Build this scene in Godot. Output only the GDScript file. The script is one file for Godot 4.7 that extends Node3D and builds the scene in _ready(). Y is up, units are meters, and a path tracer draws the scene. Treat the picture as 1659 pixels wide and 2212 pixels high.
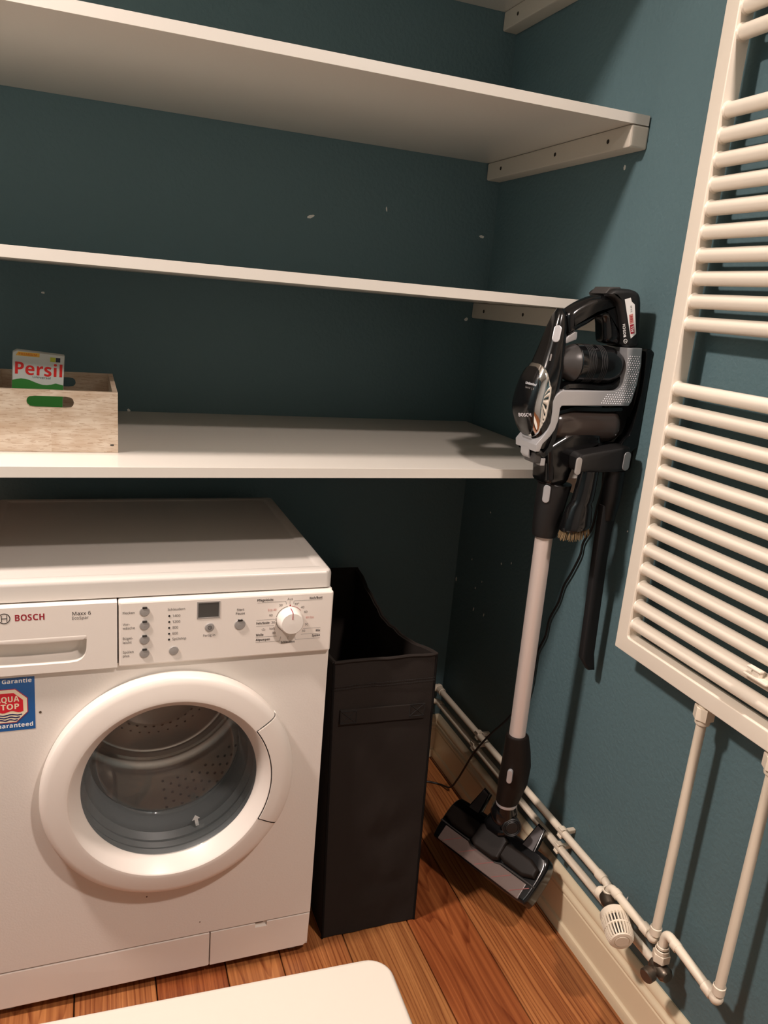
extends Node3D
# A laundry alcove: shelves, washing machine, hamper, cordless vacuum on its wall dock, towel radiator.
# x = 0 is the right wall, z = 0 the back wall, y = 0 the floor; the room lies at x < 0, z > 0.

const ROOM_X := -2.3
const ROOM_Z := 3.1
const ROOM_Y := 2.50

var names := {}
var M := {}
var rng := RandomNumberGenerator.new()
var font_plain: SystemFont
var font_bold: SystemFont


# ---------------------------------------------------------------- mesh collector
class Shape:
	var v := PackedVector3Array()
	var uv := PackedVector2Array()
	var has_uv := false

	func tri(a: Vector3, b: Vector3, c: Vector3, ua := Vector2.ZERO, ub := Vector2.ZERO, uc := Vector2.ZERO) -> void:
		v.append(a); v.append(b); v.append(c)
		uv.append(ua); uv.append(ub); uv.append(uc)

	func quad(a: Vector3, b: Vector3, c: Vector3, d: Vector3) -> void:
		tri(a, b, c); tri(a, c, d)

	func quad_uv(p: Array, t: Array) -> void:
		has_uv = true
		tri(p[0], p[1], p[2], t[0], t[1], t[2]); tri(p[0], p[2], p[3], t[0], t[2], t[3])

	# turns the pieces added since «start» so that they face outwards
	func outward(start: int) -> void:
		var c := Vector3.ZERO
		for i in range(start, v.size()): c += v[i]
		c /= maxf(1.0, v.size() - start)
		var vol := 0.0
		for i in range(start, v.size(), 3):
			vol += (v[i] - c).dot((v[i + 1] - c).cross(v[i + 2] - c))
		if vol < 0.0: flip(start)

	func flip(start: int) -> void:
		for i in range(start, v.size(), 3):
			var t := v[i + 1]; v[i + 1] = v[i + 2]; v[i + 2] = t
			var u := uv[i + 1]; uv[i + 1] = uv[i + 2]; uv[i + 2] = u

	func loft(rings: Array, cap_a := true, cap_b := true, closed := true, fix := true) -> void:
		var start := v.size()
		var n: int = rings[0].size()
		for k in rings.size() - 1:
			var a: PackedVector3Array = rings[k]
			var b: PackedVector3Array = rings[k + 1]
			for i in (n if closed else n - 1):
				var j := (i + 1) % n
				if a[i].distance_squared_to(a[j]) > 1e-14: tri(a[i], a[j], b[j])
				if b[i].distance_squared_to(b[j]) > 1e-14: tri(a[i], b[j], b[i])
		if cap_a: fan(rings[0], true)
		if cap_b: fan(rings[rings.size() - 1], false)
		if fix: outward(start)

	func fan(r: PackedVector3Array, back: bool) -> void:
		var c := Vector3.ZERO
		for p in r: c += p
		c /= r.size()
		for i in r.size():
			var j := (i + 1) % r.size()
			if back: tri(c, r[j], r[i])
			else: tri(c, r[i], r[j])

	# prism over a polygon, w = 0 .. depth along the frame's z, edges rounded by «bevel»
	func prism(poly: PackedVector2Array, xf: Transform3D, depth: float, bevel := 0.0, steps := 2) -> void:
		var start := v.size()
		var p := poly.duplicate()
		if Geometry2D.is_polygon_clockwise(p): p.reverse()
		var levels := []
		if bevel > 0.0:
			for s in steps + 1:
				var a := PI / 2 * s / steps
				levels.append([bevel * (1.0 - sin(a)), bevel * (1.0 - cos(a))])
			for s in range(steps, -1, -1):
				var a := PI / 2 * s / steps
				levels.append([bevel * (1.0 - sin(a)), depth - bevel * (1.0 - cos(a))])
		else:
			levels = [[0.0, 0.0], [0.0, depth]]
		var rings := []
		for l in levels:
			var q := inset(p, l[0])
			var r := PackedVector3Array()
			for t in q: r.append(xf * Vector3(t.x, t.y, l[1]))
			rings.append(r)
		loft(rings, false, false, true, false)
		var q0 := inset(p, levels[0][0])
		var idx := Geometry2D.triangulate_polygon(q0)
		if idx.is_empty(): idx = Geometry2D.triangulate_polygon(p)
		for k in range(0, idx.size(), 3):
			var a := idx[k]; var b := idx[k + 1]; var c := idx[k + 2]
			if (q0[b] - q0[a]).cross(q0[c] - q0[a]) < 0.0:
				var t := b; b = c; c = t
			var first: PackedVector3Array = rings[0]
			var last: PackedVector3Array = rings[rings.size() - 1]
			tri(last[a], last[b], last[c]); tri(first[a], first[c], first[b])
		outward(start)

	static func inset(p: PackedVector2Array, d: float) -> PackedVector2Array:
		if d == 0.0: return p
		var out := PackedVector2Array()
		var n := p.size()
		for i in n:
			var e0 := (p[i] - p[(i + n - 1) % n]).normalized()
			var e1 := (p[(i + 1) % n] - p[i]).normalized()
			var n0 := Vector2(-e0.y, e0.x)
			var n1 := Vector2(-e1.y, e1.x)
			var m := (n0 + n1)
			if m.length() < 0.2: m = n0
			else: m = m / maxf(0.5, 0.5 * m.length_squared())
			out.append(p[i] + m * d)
		return out

	func box(lo: Vector3, hi: Vector3, bevel := 0.0, xf := Transform3D.IDENTITY) -> void:
		var s := hi - lo
		var poly := PackedVector2Array([Vector2(lo.x, lo.y), Vector2(hi.x, lo.y), Vector2(hi.x, hi.y), Vector2(lo.x, hi.y)])
		if bevel > 0.0:
			var r := PackedVector2Array()
			var cs := [Vector2(lo.x + bevel, lo.y + bevel), Vector2(hi.x - bevel, lo.y + bevel), Vector2(hi.x - bevel, hi.y - bevel), Vector2(lo.x + bevel, hi.y - bevel)]
			for k in 4:
				for j in 3:
					var a := PI + k * PI / 2 + j * PI / 4
					r.append(cs[k] + Vector2(cos(a), sin(a)) * bevel)
			poly = r
		prism(poly, xf * Transform3D(Basis(), Vector3(0, 0, lo.z)), s.z, bevel)

	# profile of (radius, height along the frame's y)
	func lathe(profile: Array, n: int, xf: Transform3D, fix := true) -> void:
		var rings := []
		for p in profile:
			var r := PackedVector3Array()
			for i in n:
				var a := TAU * i / n
				r.append(xf * Vector3(cos(a) * p[0], p[1], sin(a) * p[0]))
			rings.append(r)
		loft(rings, false, false, true, fix)

	func tube(path: Array, radius: float, n := 12, caps := true) -> void:
		var rings := []
		var up := Vector3.ZERO
		for i in path.size():
			var a: Vector3 = path[maxi(0, i - 1)]
			var b: Vector3 = path[mini(path.size() - 1, i + 1)]
			var t := (b - a).normalized()
			if up == Vector3.ZERO:
				up = Vector3.UP if absf(t.y) < 0.9 else Vector3.RIGHT
			var s := t.cross(up).normalized()
			up = s.cross(t).normalized()
			var r := PackedVector3Array()
			for k in n:
				var w := TAU * k / n
				r.append(path[i] + (s * cos(w) + up * sin(w)) * radius)
			rings.append(r)
		loft(rings, caps, caps)

	func ball(c: Vector3, r: float, n := 20, squash := Vector3.ONE) -> void:
		var prof := []
		for i in 13:
			var a := -PI / 2 + PI * i / 12
			prof.append([maxf(1e-5, cos(a) * r), sin(a) * r])
		lathe(prof, n, Transform3D(Basis.from_scale(squash), c))

	func mesh(origin: Vector3, angle := 38.0) -> ArrayMesh:
		var cosa := cos(deg_to_rad(angle))
		var fn := PackedVector3Array()
		var bag := {}
		for i in range(0, v.size(), 3):
			var nrm := (v[i + 1] - v[i]).cross(v[i + 2] - v[i])
			fn.append(nrm)
			for k in 3:
				var key := Vector3i((v[i + k] * 20000.0).round())
				if not bag.has(key): bag[key] = PackedInt32Array()
				bag[key].append(i / 3)
		var unit := PackedVector3Array()
		for f in fn: unit.append(f.normalized())
		var vs := PackedVector3Array()
		var ns := PackedVector3Array()
		var us := PackedVector2Array()
		for i in range(0, v.size(), 3):
			var f := i / 3
			if fn[f].length_squared() < 1e-22: continue
			for k in [0, 2, 1]:
				var sum := Vector3.ZERO
				for g in bag[Vector3i((v[i + k] * 20000.0).round())]:
					if unit[g].dot(unit[f]) >= cosa: sum += fn[g]
				vs.append(v[i + k] - origin)
				ns.append(sum.normalized() if sum.length_squared() > 1e-24 else unit[f])
				us.append(uv[i + k])
		var arr := []
		arr.resize(Mesh.ARRAY_MAX)
		arr[Mesh.ARRAY_VERTEX] = vs
		arr[Mesh.ARRAY_NORMAL] = ns
		if has_uv: arr[Mesh.ARRAY_TEX_UV] = us
		var m := ArrayMesh.new()
		m.add_surface_from_arrays(Mesh.PRIMITIVE_TRIANGLES, arr)
		return m


# ---------------------------------------------------------------- scene helpers
func numbered(called: String) -> String:
	if not names.has(called):
		names[called] = 0
		return called
	names[called] += 1
	return "%s_%03d" % [called, names[called]]


func tag(o: Node, label: String, category: String, group := "") -> void:
	o.set_meta("label", label)
	o.set_meta("category", category)
	if group: o.set_meta("group", group)


func thing(called: String, label: String, category: String, at := Vector3.ZERO, group := "") -> Node3D:
	var o := Node3D.new()
	o.name = numbered(called)
	add_child(o)
	o.position = at
	tag(o, label, category, group)
	return o


func origin_of(n: Node) -> Vector3:
	var p := Vector3.ZERO
	while n is Node3D and n != self:
		p += (n as Node3D).position
		n = n.get_parent()
	return p


# commits a shape built in room coordinates as one mesh under parent
func part(called: String, s: Shape, m: Material, parent: Node3D, label := "", angle := 38.0) -> MeshInstance3D:
	var o := MeshInstance3D.new()
	var root: bool = parent == self
	o.name = numbered(called) if root else called
	o.mesh = s.mesh(origin_of(parent), angle)
	o.material_override = m
	o.cast_shadow = GeometryInstance3D.SHADOW_CASTING_SETTING_ON
	parent.add_child(o, true)
	if label: o.set_meta("label", label)
	return o


func struct(called: String, s: Shape, m: Material) -> MeshInstance3D:
	var o := part(called, s, m, self)
	o.set_meta("kind", "structure")
	return o


# lettering: flat raised print; frame x = reading direction, z = out of the surface; align -1 left, 0 centre, 1 right
func text(txt: String, height: float, m: Material, parent: Node3D, xf: Transform3D, align := 0, width := 0.0, bold := false, label := "") -> void:
	var t := TextMesh.new()
	t.text = txt
	t.font = font_bold if bold else font_plain
	t.font_size = 64
	t.pixel_size = 0.01
	t.depth = 0.02
	t.curve_step = 4.0
	var bb := t.get_aabb()
	var cap := 0.457  # height of a capital at this size
	var k := height / cap
	var kx := k
	if width > 0.0 and bb.size.x > 0.0: kx = width / bb.size.x
	var ox := -bb.position.x - bb.size.x / 2
	if align < 0: ox = -bb.position.x
	if align > 0: ox = -bb.position.x - bb.size.x
	var o := MeshInstance3D.new()
	o.name = "lettering"
	o.mesh = t
	o.material_override = m
	var local := Transform3D(Basis.from_scale(Vector3(kx, k, 0.015)), Vector3(ox * kx, -height / 2, 0))
	# centre the capitals on the frame's origin: TextMesh is centred on its own line box
	local.origin.y = -(bb.position.y + bb.size.y / 2) * k if txt.length() > 0 else 0.0
	parent.add_child(o, true)
	o.transform = Transform3D(Basis(), -origin_of(parent)) * xf * local
	if label: o.set_meta("label", label)


func mat(c: Color, rough := 0.5, metal := 0.0, spec := 0.5) -> StandardMaterial3D:
	var m := StandardMaterial3D.new()
	m.albedo_color = c
	m.roughness = rough
	m.metallic = metal
	m.metallic_specular = spec
	return m


func rgb(r: int, g: int, b: int) -> Color:
	return Color(r / 255.0, g / 255.0, b / 255.0)


func noise(freq: float, octaves := 3, s := 1) -> FastNoiseLite:
	var n := FastNoiseLite.new()
	n.seed = s
	n.frequency = freq
	n.fractal_octaves = octaves
	return n


func bump(m: StandardMaterial3D, freq: float, strength: float, tri_scale: float, s := 3) -> void:
	var t := NoiseTexture2D.new()
	t.width = 512; t.height = 512
	t.seamless = true
	t.as_normal_map = true
	t.bump_strength = strength
	t.noise = noise(freq, 3, s)
	m.normal_enabled = true
	m.normal_texture = t
	m.normal_scale = 1.0
	m.uv1_triplanar = true
	m.uv1_world_triplanar = true
	m.uv1_scale = Vector3.ONE * tri_scale


func chaikin(p: PackedVector2Array, times := 1) -> PackedVector2Array:
	for k in times:
		var q := PackedVector2Array()
		for i in p.size():
			var a := p[i]
			var b := p[(i + 1) % p.size()]
			q.append(a.lerp(b, 0.25)); q.append(a.lerp(b, 0.75))
		p = q
	return p


func pts(a: Array) -> PackedVector2Array:
	var p := PackedVector2Array()
	for i in range(0, a.size(), 2): p.append(Vector2(a[i], a[i + 1]))
	return p


func stadium(c: Vector2, half: float, r: float, dir := Vector2.RIGHT, n := 8) -> PackedVector2Array:
	var p := PackedVector2Array()
	var side := Vector2(-dir.y, dir.x)
	for i in n + 1:
		var a := -PI / 2 + PI * i / n
		p.append(c + dir * (half + cos(a) * r) + side * sin(a) * r)
	for i in n + 1:
		var a := PI / 2 + PI * i / n
		p.append(c + dir * (-half + cos(a) * r) + side * sin(a) * r)
	return p


func disc(c: Vector2, r: float, n := 24) -> PackedVector2Array:
	var p := PackedVector2Array()
	for i in n: p.append(c + Vector2(cos(TAU * i / n), sin(TAU * i / n)) * r)
	return p


func at_z(z: float) -> Transform3D:
	return Transform3D(Basis(), Vector3(0, 0, z))


# frame whose y axis runs along «dir»
func along(dir: Vector3, at: Vector3) -> Transform3D:
	var y := dir.normalized()
	var x := y.cross(Vector3.UP if absf(y.y) < 0.9 else Vector3.RIGHT).normalized()
	return Transform3D(Basis(x, y, x.cross(y)), at)


# ================================================================ the scene
func _ready() -> void:
	rng.seed = 7
	camera_and_light()
	fonts()
	materials()
	room()
	shelves()
	washing_machine()
	hamper()
	radiator()
	pipes()
	vacuum()
	crate()
	table()
	lamps()


const LAMP_A := Vector3(-1.8, 2.47, 0.93)
const LAMP_B := Vector3(-0.17, 2.47, 2.0)
const ENERGY_A := 7.2
const ENERGY_B := 4.1

func camera_and_light() -> void:
	var cam := Camera3D.new()
	cam.name = "camera"
	cam.fov = 66.412
	cam.near = 0.02
	add_child(cam)
	cam.transform = Transform3D(Basis(Vector3(0.9355, 0.0833, 0.3435), Vector3(0.0142, 0.9622, -0.2721), Vector3(-0.3532, 0.2594, 0.8989)).orthonormalized(), Vector3(-0.9918, 1.3283, 1.9186))
	cam.current = true
	var we := WorldEnvironment.new()
	we.name = "environment"
	var e := Environment.new()
	e.background_mode = Environment.BG_COLOR
	e.background_color = Color(0.02, 0.02, 0.02)
	e.tonemap_mode = Environment.TONE_MAPPER_LINEAR
	e.tonemap_exposure = 1.0
	e.sdfgi_enabled = true
	e.ssao_enabled = true
	e.ssil_enabled = true
	we.environment = e
	add_child(we)


func fonts() -> void:
	font_plain = SystemFont.new()
	font_plain.font_names = PackedStringArray(["Droid Sans"])
	font_bold = SystemFont.new()
	font_bold.font_names = PackedStringArray(["Droid Sans"])
	font_bold.font_weight = 700


func materials() -> void:
	M.wall = mat(rgb(91, 117, 123), 0.62, 0.0, 0.4)
	bump(M.wall, 0.05, 1.2, 3.0)
	M.ceiling = mat(rgb(225, 222, 214), 0.9)
	M.plaster = mat(rgb(168, 166, 160), 0.8)
	M.chip = mat(rgb(236, 236, 230), 0.9)
	M.trim = mat(rgb(232, 216, 184), 0.4)
	M.shelf = mat(rgb(212, 208, 199), 0.2)
	M.shelf_edge = M.shelf
	M.batten = mat(rgb(208, 200, 186), 0.5)
	M.hole = mat(rgb(40, 34, 28), 0.8)
	M.enamel = mat(rgb(228, 222, 214), 0.28)
	bump(M.enamel, 0.06, 0.25, 6.0, 5)
	M.plastic_white = mat(rgb(230, 222, 213), 0.32)
	M.plastic_cream = mat(rgb(232, 226, 218), 0.22)
	M.button = mat(rgb(150, 146, 142), 0.4)
	M.black = mat(rgb(14, 14, 15), 0.16)
	M.black_matt = mat(rgb(17, 16, 16), 0.5)
	M.black_rubber = mat(rgb(24, 24, 25), 0.6)
	M.seam = mat(rgb(30, 26, 24), 0.7)
	M.print_grey = mat(rgb(110, 106, 103), 0.6)
	M.print_dark = mat(rgb(52, 48, 48), 0.6)
	M.print_red = mat(rgb(150, 26, 44), 0.5)
	M.print_pale_red = mat(rgb(196, 130, 122), 0.6)
	M.print_white = mat(rgb(235, 235, 232), 0.5)
	M.gasket = mat(rgb(92, 96, 97), 0.42)
	M.steel = mat(rgb(226, 220, 212), 0.26, 0.85)
	M.steel_dark = mat(rgb(90, 86, 82), 0.3, 1.0)
	M.silver = mat(rgb(186, 186, 188), 0.36, 0.5)
	M.silver_print = mat(rgb(222, 222, 226), 0.35, 0.2)
	M.chrome = mat(rgb(222, 222, 222), 0.05, 1.0)
	M.wand = mat(rgb(214, 200, 192), 0.42, 0.35)
	M.smoked = mat(rgb(58, 50, 46), 0.16)
	M.dark_grey = mat(rgb(58, 56, 55), 0.36)
	M.brown_black = mat(rgb(27, 22, 19), 0.5, 0.0, 0.3)
	M.radiator = mat(rgb(234, 224, 208), 0.32)
	M.pipe = mat(rgb(228, 216, 196), 0.4)
	M.brass_dark = mat(rgb(105, 95, 84), 0.35, 0.8)
	M.white_top = mat(rgb(202, 194, 182), 0.25)
	M.worktop = mat(rgb(200, 195, 188), 0.3)
	M.cloth = mat(rgb(42, 37, 34), 0.9, 0.0, 0.25)
	var weave := noise(0.12, 2, 11)
	bump(M.cloth, 0.2, 2.0, 9.0, 12)
	weave.seed = 2
	M.cloth_dark = mat(rgb(24, 22, 21), 0.95, 0.0, 0.15)
	M.thread = mat(rgb(18, 17, 16), 0.9)
	M.bristle = mat(rgb(112, 92, 62), 0.8)
	M.cable = mat(rgb(14, 14, 14), 0.5)
	M.glass = mat(Color(0.75, 0.78, 0.78, 0.1), 0.02)
	M.glass.transparency = BaseMaterial3D.TRANSPARENCY_ALPHA
	M.window_clear = mat(Color(0.62, 0.58, 0.56, 0.35), 0.08)
	M.window_clear.transparency = BaseMaterial3D.TRANSPARENCY_ALPHA
	M.lcd = mat(rgb(62, 62, 60), 0.2)
	M.floor_gap = mat(rgb(38, 24, 14), 0.9)
	M.foot = mat(rgb(140, 138, 132), 0.6)
	M.glow = mat(rgb(255, 240, 215), 0.4)
	M.glow.emission_enabled = true
	M.glow.emission = rgb(255, 236, 226)
	M.glow.emission_energy_multiplier = 4.0
	wood_materials()


# planed softwood boards: growth rings cut lengthwise, drawn into one image of three boards side by side
func wood_materials() -> void:
	var w := 192
	var h := 1280
	var img := Image.create(w * 3, h, false, Image.FORMAT_RGB8)
	var warp := noise(0.008, 2, 21)
	var fine := noise(0.03, 2, 22)
	var streak := noise(0.02, 3, 23)
	var dark := rgb(112, 63, 36)
	var light := rgb(188, 134, 88)
	for b in 3:
		var cx: float = [-190.0, 88.0, 360.0][b]
		var rings_per: float = [0.085, 0.065, 0.11][b]
		var deep: float = [50.0, 95.0, 60.0][b]
		var depth_swing: float = [40.0, 80.0, 40.0][b]
		var contrast: float = [0.46, 0.34, 0.34][b]
		for y in h:
			var bend := warp.get_noise_2d(y * 0.09, b * 500.0) * 34.0
			var depth := deep + warp.get_noise_2d(y * 0.10 + 900.0, b * 300.0) * depth_swing
			for x in w:
				var dx := x - cx - bend
				var r := sqrt(dx * dx + depth * depth * 0.9) + fine.get_noise_2d(x * 0.5, y * 0.06 + b * 700.0) * 9.0
				var ph := r * rings_per
				var f := ph - floorf(ph)
				var ring := smoothstep(0.62, 0.95, f) * (1.0 - smoothstep(0.95, 1.0, f))
				var st := streak.get_noise_2d(x * 5.0, y * 0.05 + b * 400.0) * 0.5 + streak.get_noise_2d(x * 0.6 + 333.0, y * 0.06) * 0.35
				var k := clampf(0.60 - ring * contrast + st * 0.75, 0.0, 1.0)
				img.set_pixel(b * w + x, y, dark.lerp(light, k))
	img.generate_mipmaps()
	var tex := ImageTexture.create_from_image(img)
	var tints := [rgb(250, 236, 218), rgb(226, 190, 166), rgb(255, 242, 220), rgb(240, 234, 214)]
	M.planks = []
	for c in tints:
		var m := mat(c, 0.36)
		m.albedo_texture = tex
		M.planks.append(m)
	# whitewashed fir of the crate
	var ci := Image.create(512, 256, false, Image.FORMAT_RGB8)
	var g1 := noise(0.02, 3, 31)
	var g2 := noise(0.05, 2, 32)
	for y in 256:
		for x in 512:
			var a := g1.get_noise_2d(x * 0.55, y * 3.2)
			var b2 := g2.get_noise_2d(x * 0.45, y * 4.5 + 77.0)
			var c3 := g1.get_noise_2d(x * 0.5 + 900.0, y * 0.7)
			var k := clampf(0.62 + a * 0.55 + c3 * 0.5, 0.0, 1.0)
			var col := rgb(186, 162, 138).lerp(rgb(214, 200, 182), k)
			if b2 > 0.38: col = col.lerp(rgb(160, 132, 108), 0.45)
			ci.set_pixel(x, y, col)
	ci.generate_mipmaps()
	M.crate = mat(rgb(255, 255, 255), 0.7)
	M.crate.albedo_texture = ImageTexture.create_from_image(ci)
	M.crate.uv1_triplanar = true
	M.crate.uv1_scale = Vector3(3.0, 6.0, 3.0)


# ---------------------------------------------------------------- room shell
func room() -> void:
	var s := Shape.new()
	s.box(Vector3(ROOM_X - 0.1, -0.1, -0.1), Vector3(0.1, ROOM_Y + 0.1, 0.0))
	var back := struct("wall_back", s, M.wall)
	s = Shape.new()
	s.box(Vector3(0.0, -0.1, 0.0), Vector3(0.1, ROOM_Y + 0.1, ROOM_Z))
	var right := struct("wall_right", s, M.wall)
	s = Shape.new()
	s.box(Vector3(ROOM_X - 0.1, -0.1, 0.0), Vector3(ROOM_X, ROOM_Y + 0.1, ROOM_Z))
	struct("wall_left", s, M.wall)
	s = Shape.new()
	s.box(Vector3(ROOM_X - 0.1, -0.1, ROOM_Z), Vector3(0.1, ROOM_Y + 0.1, ROOM_Z + 0.1))
	struct("wall_front", s, M.plaster)
	s = Shape.new()
	s.box(Vector3(ROOM_X, ROOM_Y, 0.0), Vector3(0.0, ROOM_Y + 0.1, ROOM_Z))
	struct("ceiling", s, M.ceiling)
	# floor: a dark sub-floor that shows in the joints, boards on top
	s = Shape.new()
	s.box(Vector3(ROOM_X, -0.1, 0.0), Vector3(0.0, -0.016, ROOM_Z))
	var fl := struct("floor", s, M.floor_gap)
	var edges := [0.0, -0.027, -0.1965, -0.339, -0.49, -0.632, -0.744, -0.881, -1.031, -1.18, -1.33, -1.48, -1.63, -1.78, -1.93, -2.08, -2.23, -2.3]
	for i in edges.size() - 1:
		var x1: float = edges[i] - 0.0012
		var x0: float = edges[i + 1] + 0.0012
		var p := Shape.new()
		p.has_uv = true
		var b := 0.0015
		var lane: int = [2, 0, 1, 2, 0, 1][i % 6]
		var u0 := (lane + 0.02) / 3.0
		var u1 := u0 + minf(0.96, (x1 - x0) / 0.16) / 3.0
		var v0 := 0.002 * (i % 4)
		var v1 := v0 + ROOM_Z / 1.3
		if i % 4 == 3:
			v0 = 1.0 - v0
			v1 = v0 - ROOM_Z / 1.3
		var row := [[x0, -0.016, u0], [x0, -b, u0], [x0 + b, 0.0, u0], [x1 - b, 0.0, u1], [x1, -b, u1], [x1, -0.016, u1]]
		for k in 5:
			var a: Array = row[k]
			var c: Array = row[k + 1]
			p.quad_uv([Vector3(a[0], a[1], ROOM_Z), Vector3(c[0], c[1], ROOM_Z), Vector3(c[0], c[1], 0), Vector3(a[0], a[1], 0)], [Vector2(a[2], v1), Vector2(c[2], v1), Vector2(c[2], v0), Vector2(a[2], v0)])
		part("plank", p, M.planks[[0, 2, 1, 3, 0, 2, 1][i % 7]], fl, "", 20.0)
	# skirting with a shoe strip and a moulded top
	var prof := pts([0, 0, 0.021, 0, 0.021, 0.018, 0.0195, 0.023, 0.0155, 0.0255, 0.0145, 0.028, 0.0145, 0.088, 0.0125, 0.0905, 0.0125, 0.0935, 0.0165, 0.096, 0.0175, 0.101, 0.0155, 0.106, 0.0115, 0.109, 0.0105, 0.1125, 0.012, 0.116, 0.012, 0.122, 0.009, 0.128, 0.003, 0.1335, 0, 0.1335])
	s = Shape.new()
	s.prism(prof, Transform3D(Basis(Vector3(-1, 0, 0), Vector3.UP, Vector3(0, 0, 1)), Vector3(0, 0, 0.0)), ROOM_Z)
	struct("baseboard_right", s, M.trim)
	s = Shape.new()
	s.prism(prof, Transform3D(Basis(Vector3(0, 0, 1), Vector3.UP, Vector3(1, 0, 0)), Vector3(ROOM_X, 0, 0)), -ROOM_X - 0.0005)
	struct("baseboard_back", s, M.trim)
	# chips in the paint where the plaster shows
	for c in [[-0.488, 1.507, 0.011, 0.004, 0.3], [-0.035, 1.509, 0.010, 0.004, -0.2], [-0.053, 1.300, 0.006, 0.005, 0.5], [-1.078, 1.284, 0.004, 0.003, 0.0], [-0.901, 1.032, 0.004, 0.006, 0.0], [-0.30, 1.545, 0.002, 0.008, 0.2]]:
		chip(back, Vector3(c[0], c[1], 0), Vector3.RIGHT, Vector3(0, 0, 1), c[2], c[3], c[4])
	for c in [[0.573, 0.010, 0.004, 0.010], [0.590, 0.128, 0.003, 0.004], [0.703, 0.249, 0.003, 0.004], [0.721, 0.297, 0.002, 0.004], [0.815, 0.161, 0.003, 0.003], [0.53, 0.132, 0.003, 0.007], [0.537, 0.192, 0.002, 0.005], [0.932, 0.71, 0.002, 0.003], [0.224, 0.895, 0.0016, 0.008], [1.619, 0.52, 0.004, 0.007], [0.62, 0.16, 0.002, 0.003], [0.66, 0.09, 0.002, 0.003]]:
		chip(right, Vector3(0, c[0], c[1]), Vector3(0, 0, -1), Vector3(-1, 0, 0), c[2], c[3], 0.2)


func chip(wall: Node3D, at: Vector3, x: Vector3, out: Vector3, w: float, h: float, turn: float) -> void:
	var p := PackedVector2Array()
	for i in 7:
		var a := TAU * i / 7
		p.append((Vector2(cos(a) * w, sin(a) * h) * rng.randf_range(0.6, 1.1)).rotated(turn))
	var s := Shape.new()
	s.prism(p, Transform3D(Basis(x, Vector3.UP, out), at - out * 0.0004), 0.0009)
	part("paint_chip", s, M.chip, wall)


# ---------------------------------------------------------------- shelves
func shelves() -> void:
	var data := [
		["white shelf board highest of the four, only its underside at the top of the photo", 2.0385, 0.58, -0.004],
		["white shelf board second from the top, its pale underside in full view", 1.7012, 0.5804, -0.004],
		["white shelf board third from the top, at eye level above the wooden crate", 1.3622, 0.5804, -0.004],
		["white shelf board just above the washing machine, carrying the wooden crate", 1.0301, 0.5964, -0.02]]
	for d in data:
		var t := thing("shelf_board", d[0], "shelf", Vector3(-1.15, d[1] - 0.018, 0.3), "white shelf boards")
		var s := Shape.new()
		s.box(Vector3(ROOM_X + 0.004, d[1] - 0.018, 0.001), Vector3(d[3], d[1], d[2] - 0.001), 0.0007)
		part("board", s, M.shelf, t)
		s = Shape.new()
		s.box(Vector3(ROOM_X + 0.004, d[1] - 0.0178, d[2] - 0.0012), Vector3(d[3], d[1] - 0.0002, d[2]))
		part("front_edge", s, M.shelf_edge, t)
	var bat := [
		["white batten on the right wall under the highest shelf, at the top of the photo", 1.978, 2.0205, 0.58, [[1.9988, 0.0723], [1.9988, 0.32]]],
		["white batten with three screw holes under the second shelf from the top", 1.6425, 1.6832, 0.58, [[1.6634, 0.0745], [1.6631, 0.3195], [1.6617, 0.51]]],
		["white batten on the right wall partly behind the vacuum cleaner handle", 1.3044, 1.3442, 0.57, [[1.3242, 0.0703], [1.3247, 0.2684], [1.324, 0.5]]],
		["white batten under the crate shelf, almost wholly hidden behind the vacuum cleaner", 0.972, 1.0121, 0.57, []]]
	for b in bat:
		var t := thing("shelf_batten", b[0], "batten", Vector3(-0.02, b[1], 0.29), "white shelf battens on the right wall")
		var s := Shape.new()
		s.box(Vector3(-0.0402, b[1], 0.002), Vector3(-0.0002, b[2], b[3]), 0.004)
		part("strip", s, M.batten, t)
		for h in b[4]:
			s = Shape.new()
			s.prism(disc(Vector2.ZERO, 0.0042, 14), Transform3D(Basis(Vector3(0, 0, 1), Vector3.UP, Vector3(-1, 0, 0)), Vector3(-0.0398, h[0], h[1])), 0.0008)
			part("screw_hole", s, M.hole, t)


# flat plate with a hole, both given as star-shaped outlines round c; from z0 to z1
func holed_plate(s: Shape, outer: PackedVector2Array, hole: PackedVector2Array, z0: float, z1: float, xf := Transform3D.IDENTITY) -> void:
	var start := s.v.size()
	var rings := []
	for r in [[hole, z0], [hole, z1], [outer, z1], [outer, z0], [hole, z0]]:
		var q := PackedVector3Array()
		for p in r[0]: q.append(xf * Vector3(p.x, p.y, r[1]))
		rings.append(q)
	s.loft(rings, false, false, true, false)
	s.outward(start)


# the same for a hole of any star-shaped outline
func rect_and_outline(c: Vector2, lo: Vector2, hi: Vector2, outline: PackedVector2Array, n: int) -> Array:
	var box := rect_and_hole(c, lo, hi, 0.0, 0.001, n)
	var hole := PackedVector2Array()
	for p in box[0]:
		var best: Vector2 = c
		for i in outline.size():
			var hit = Geometry2D.segment_intersects_segment(c, p, outline[i], outline[(i + 1) % outline.size()])
			if hit != null: best = hit
		hole.append(best)
	return [box[0], hole]


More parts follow.
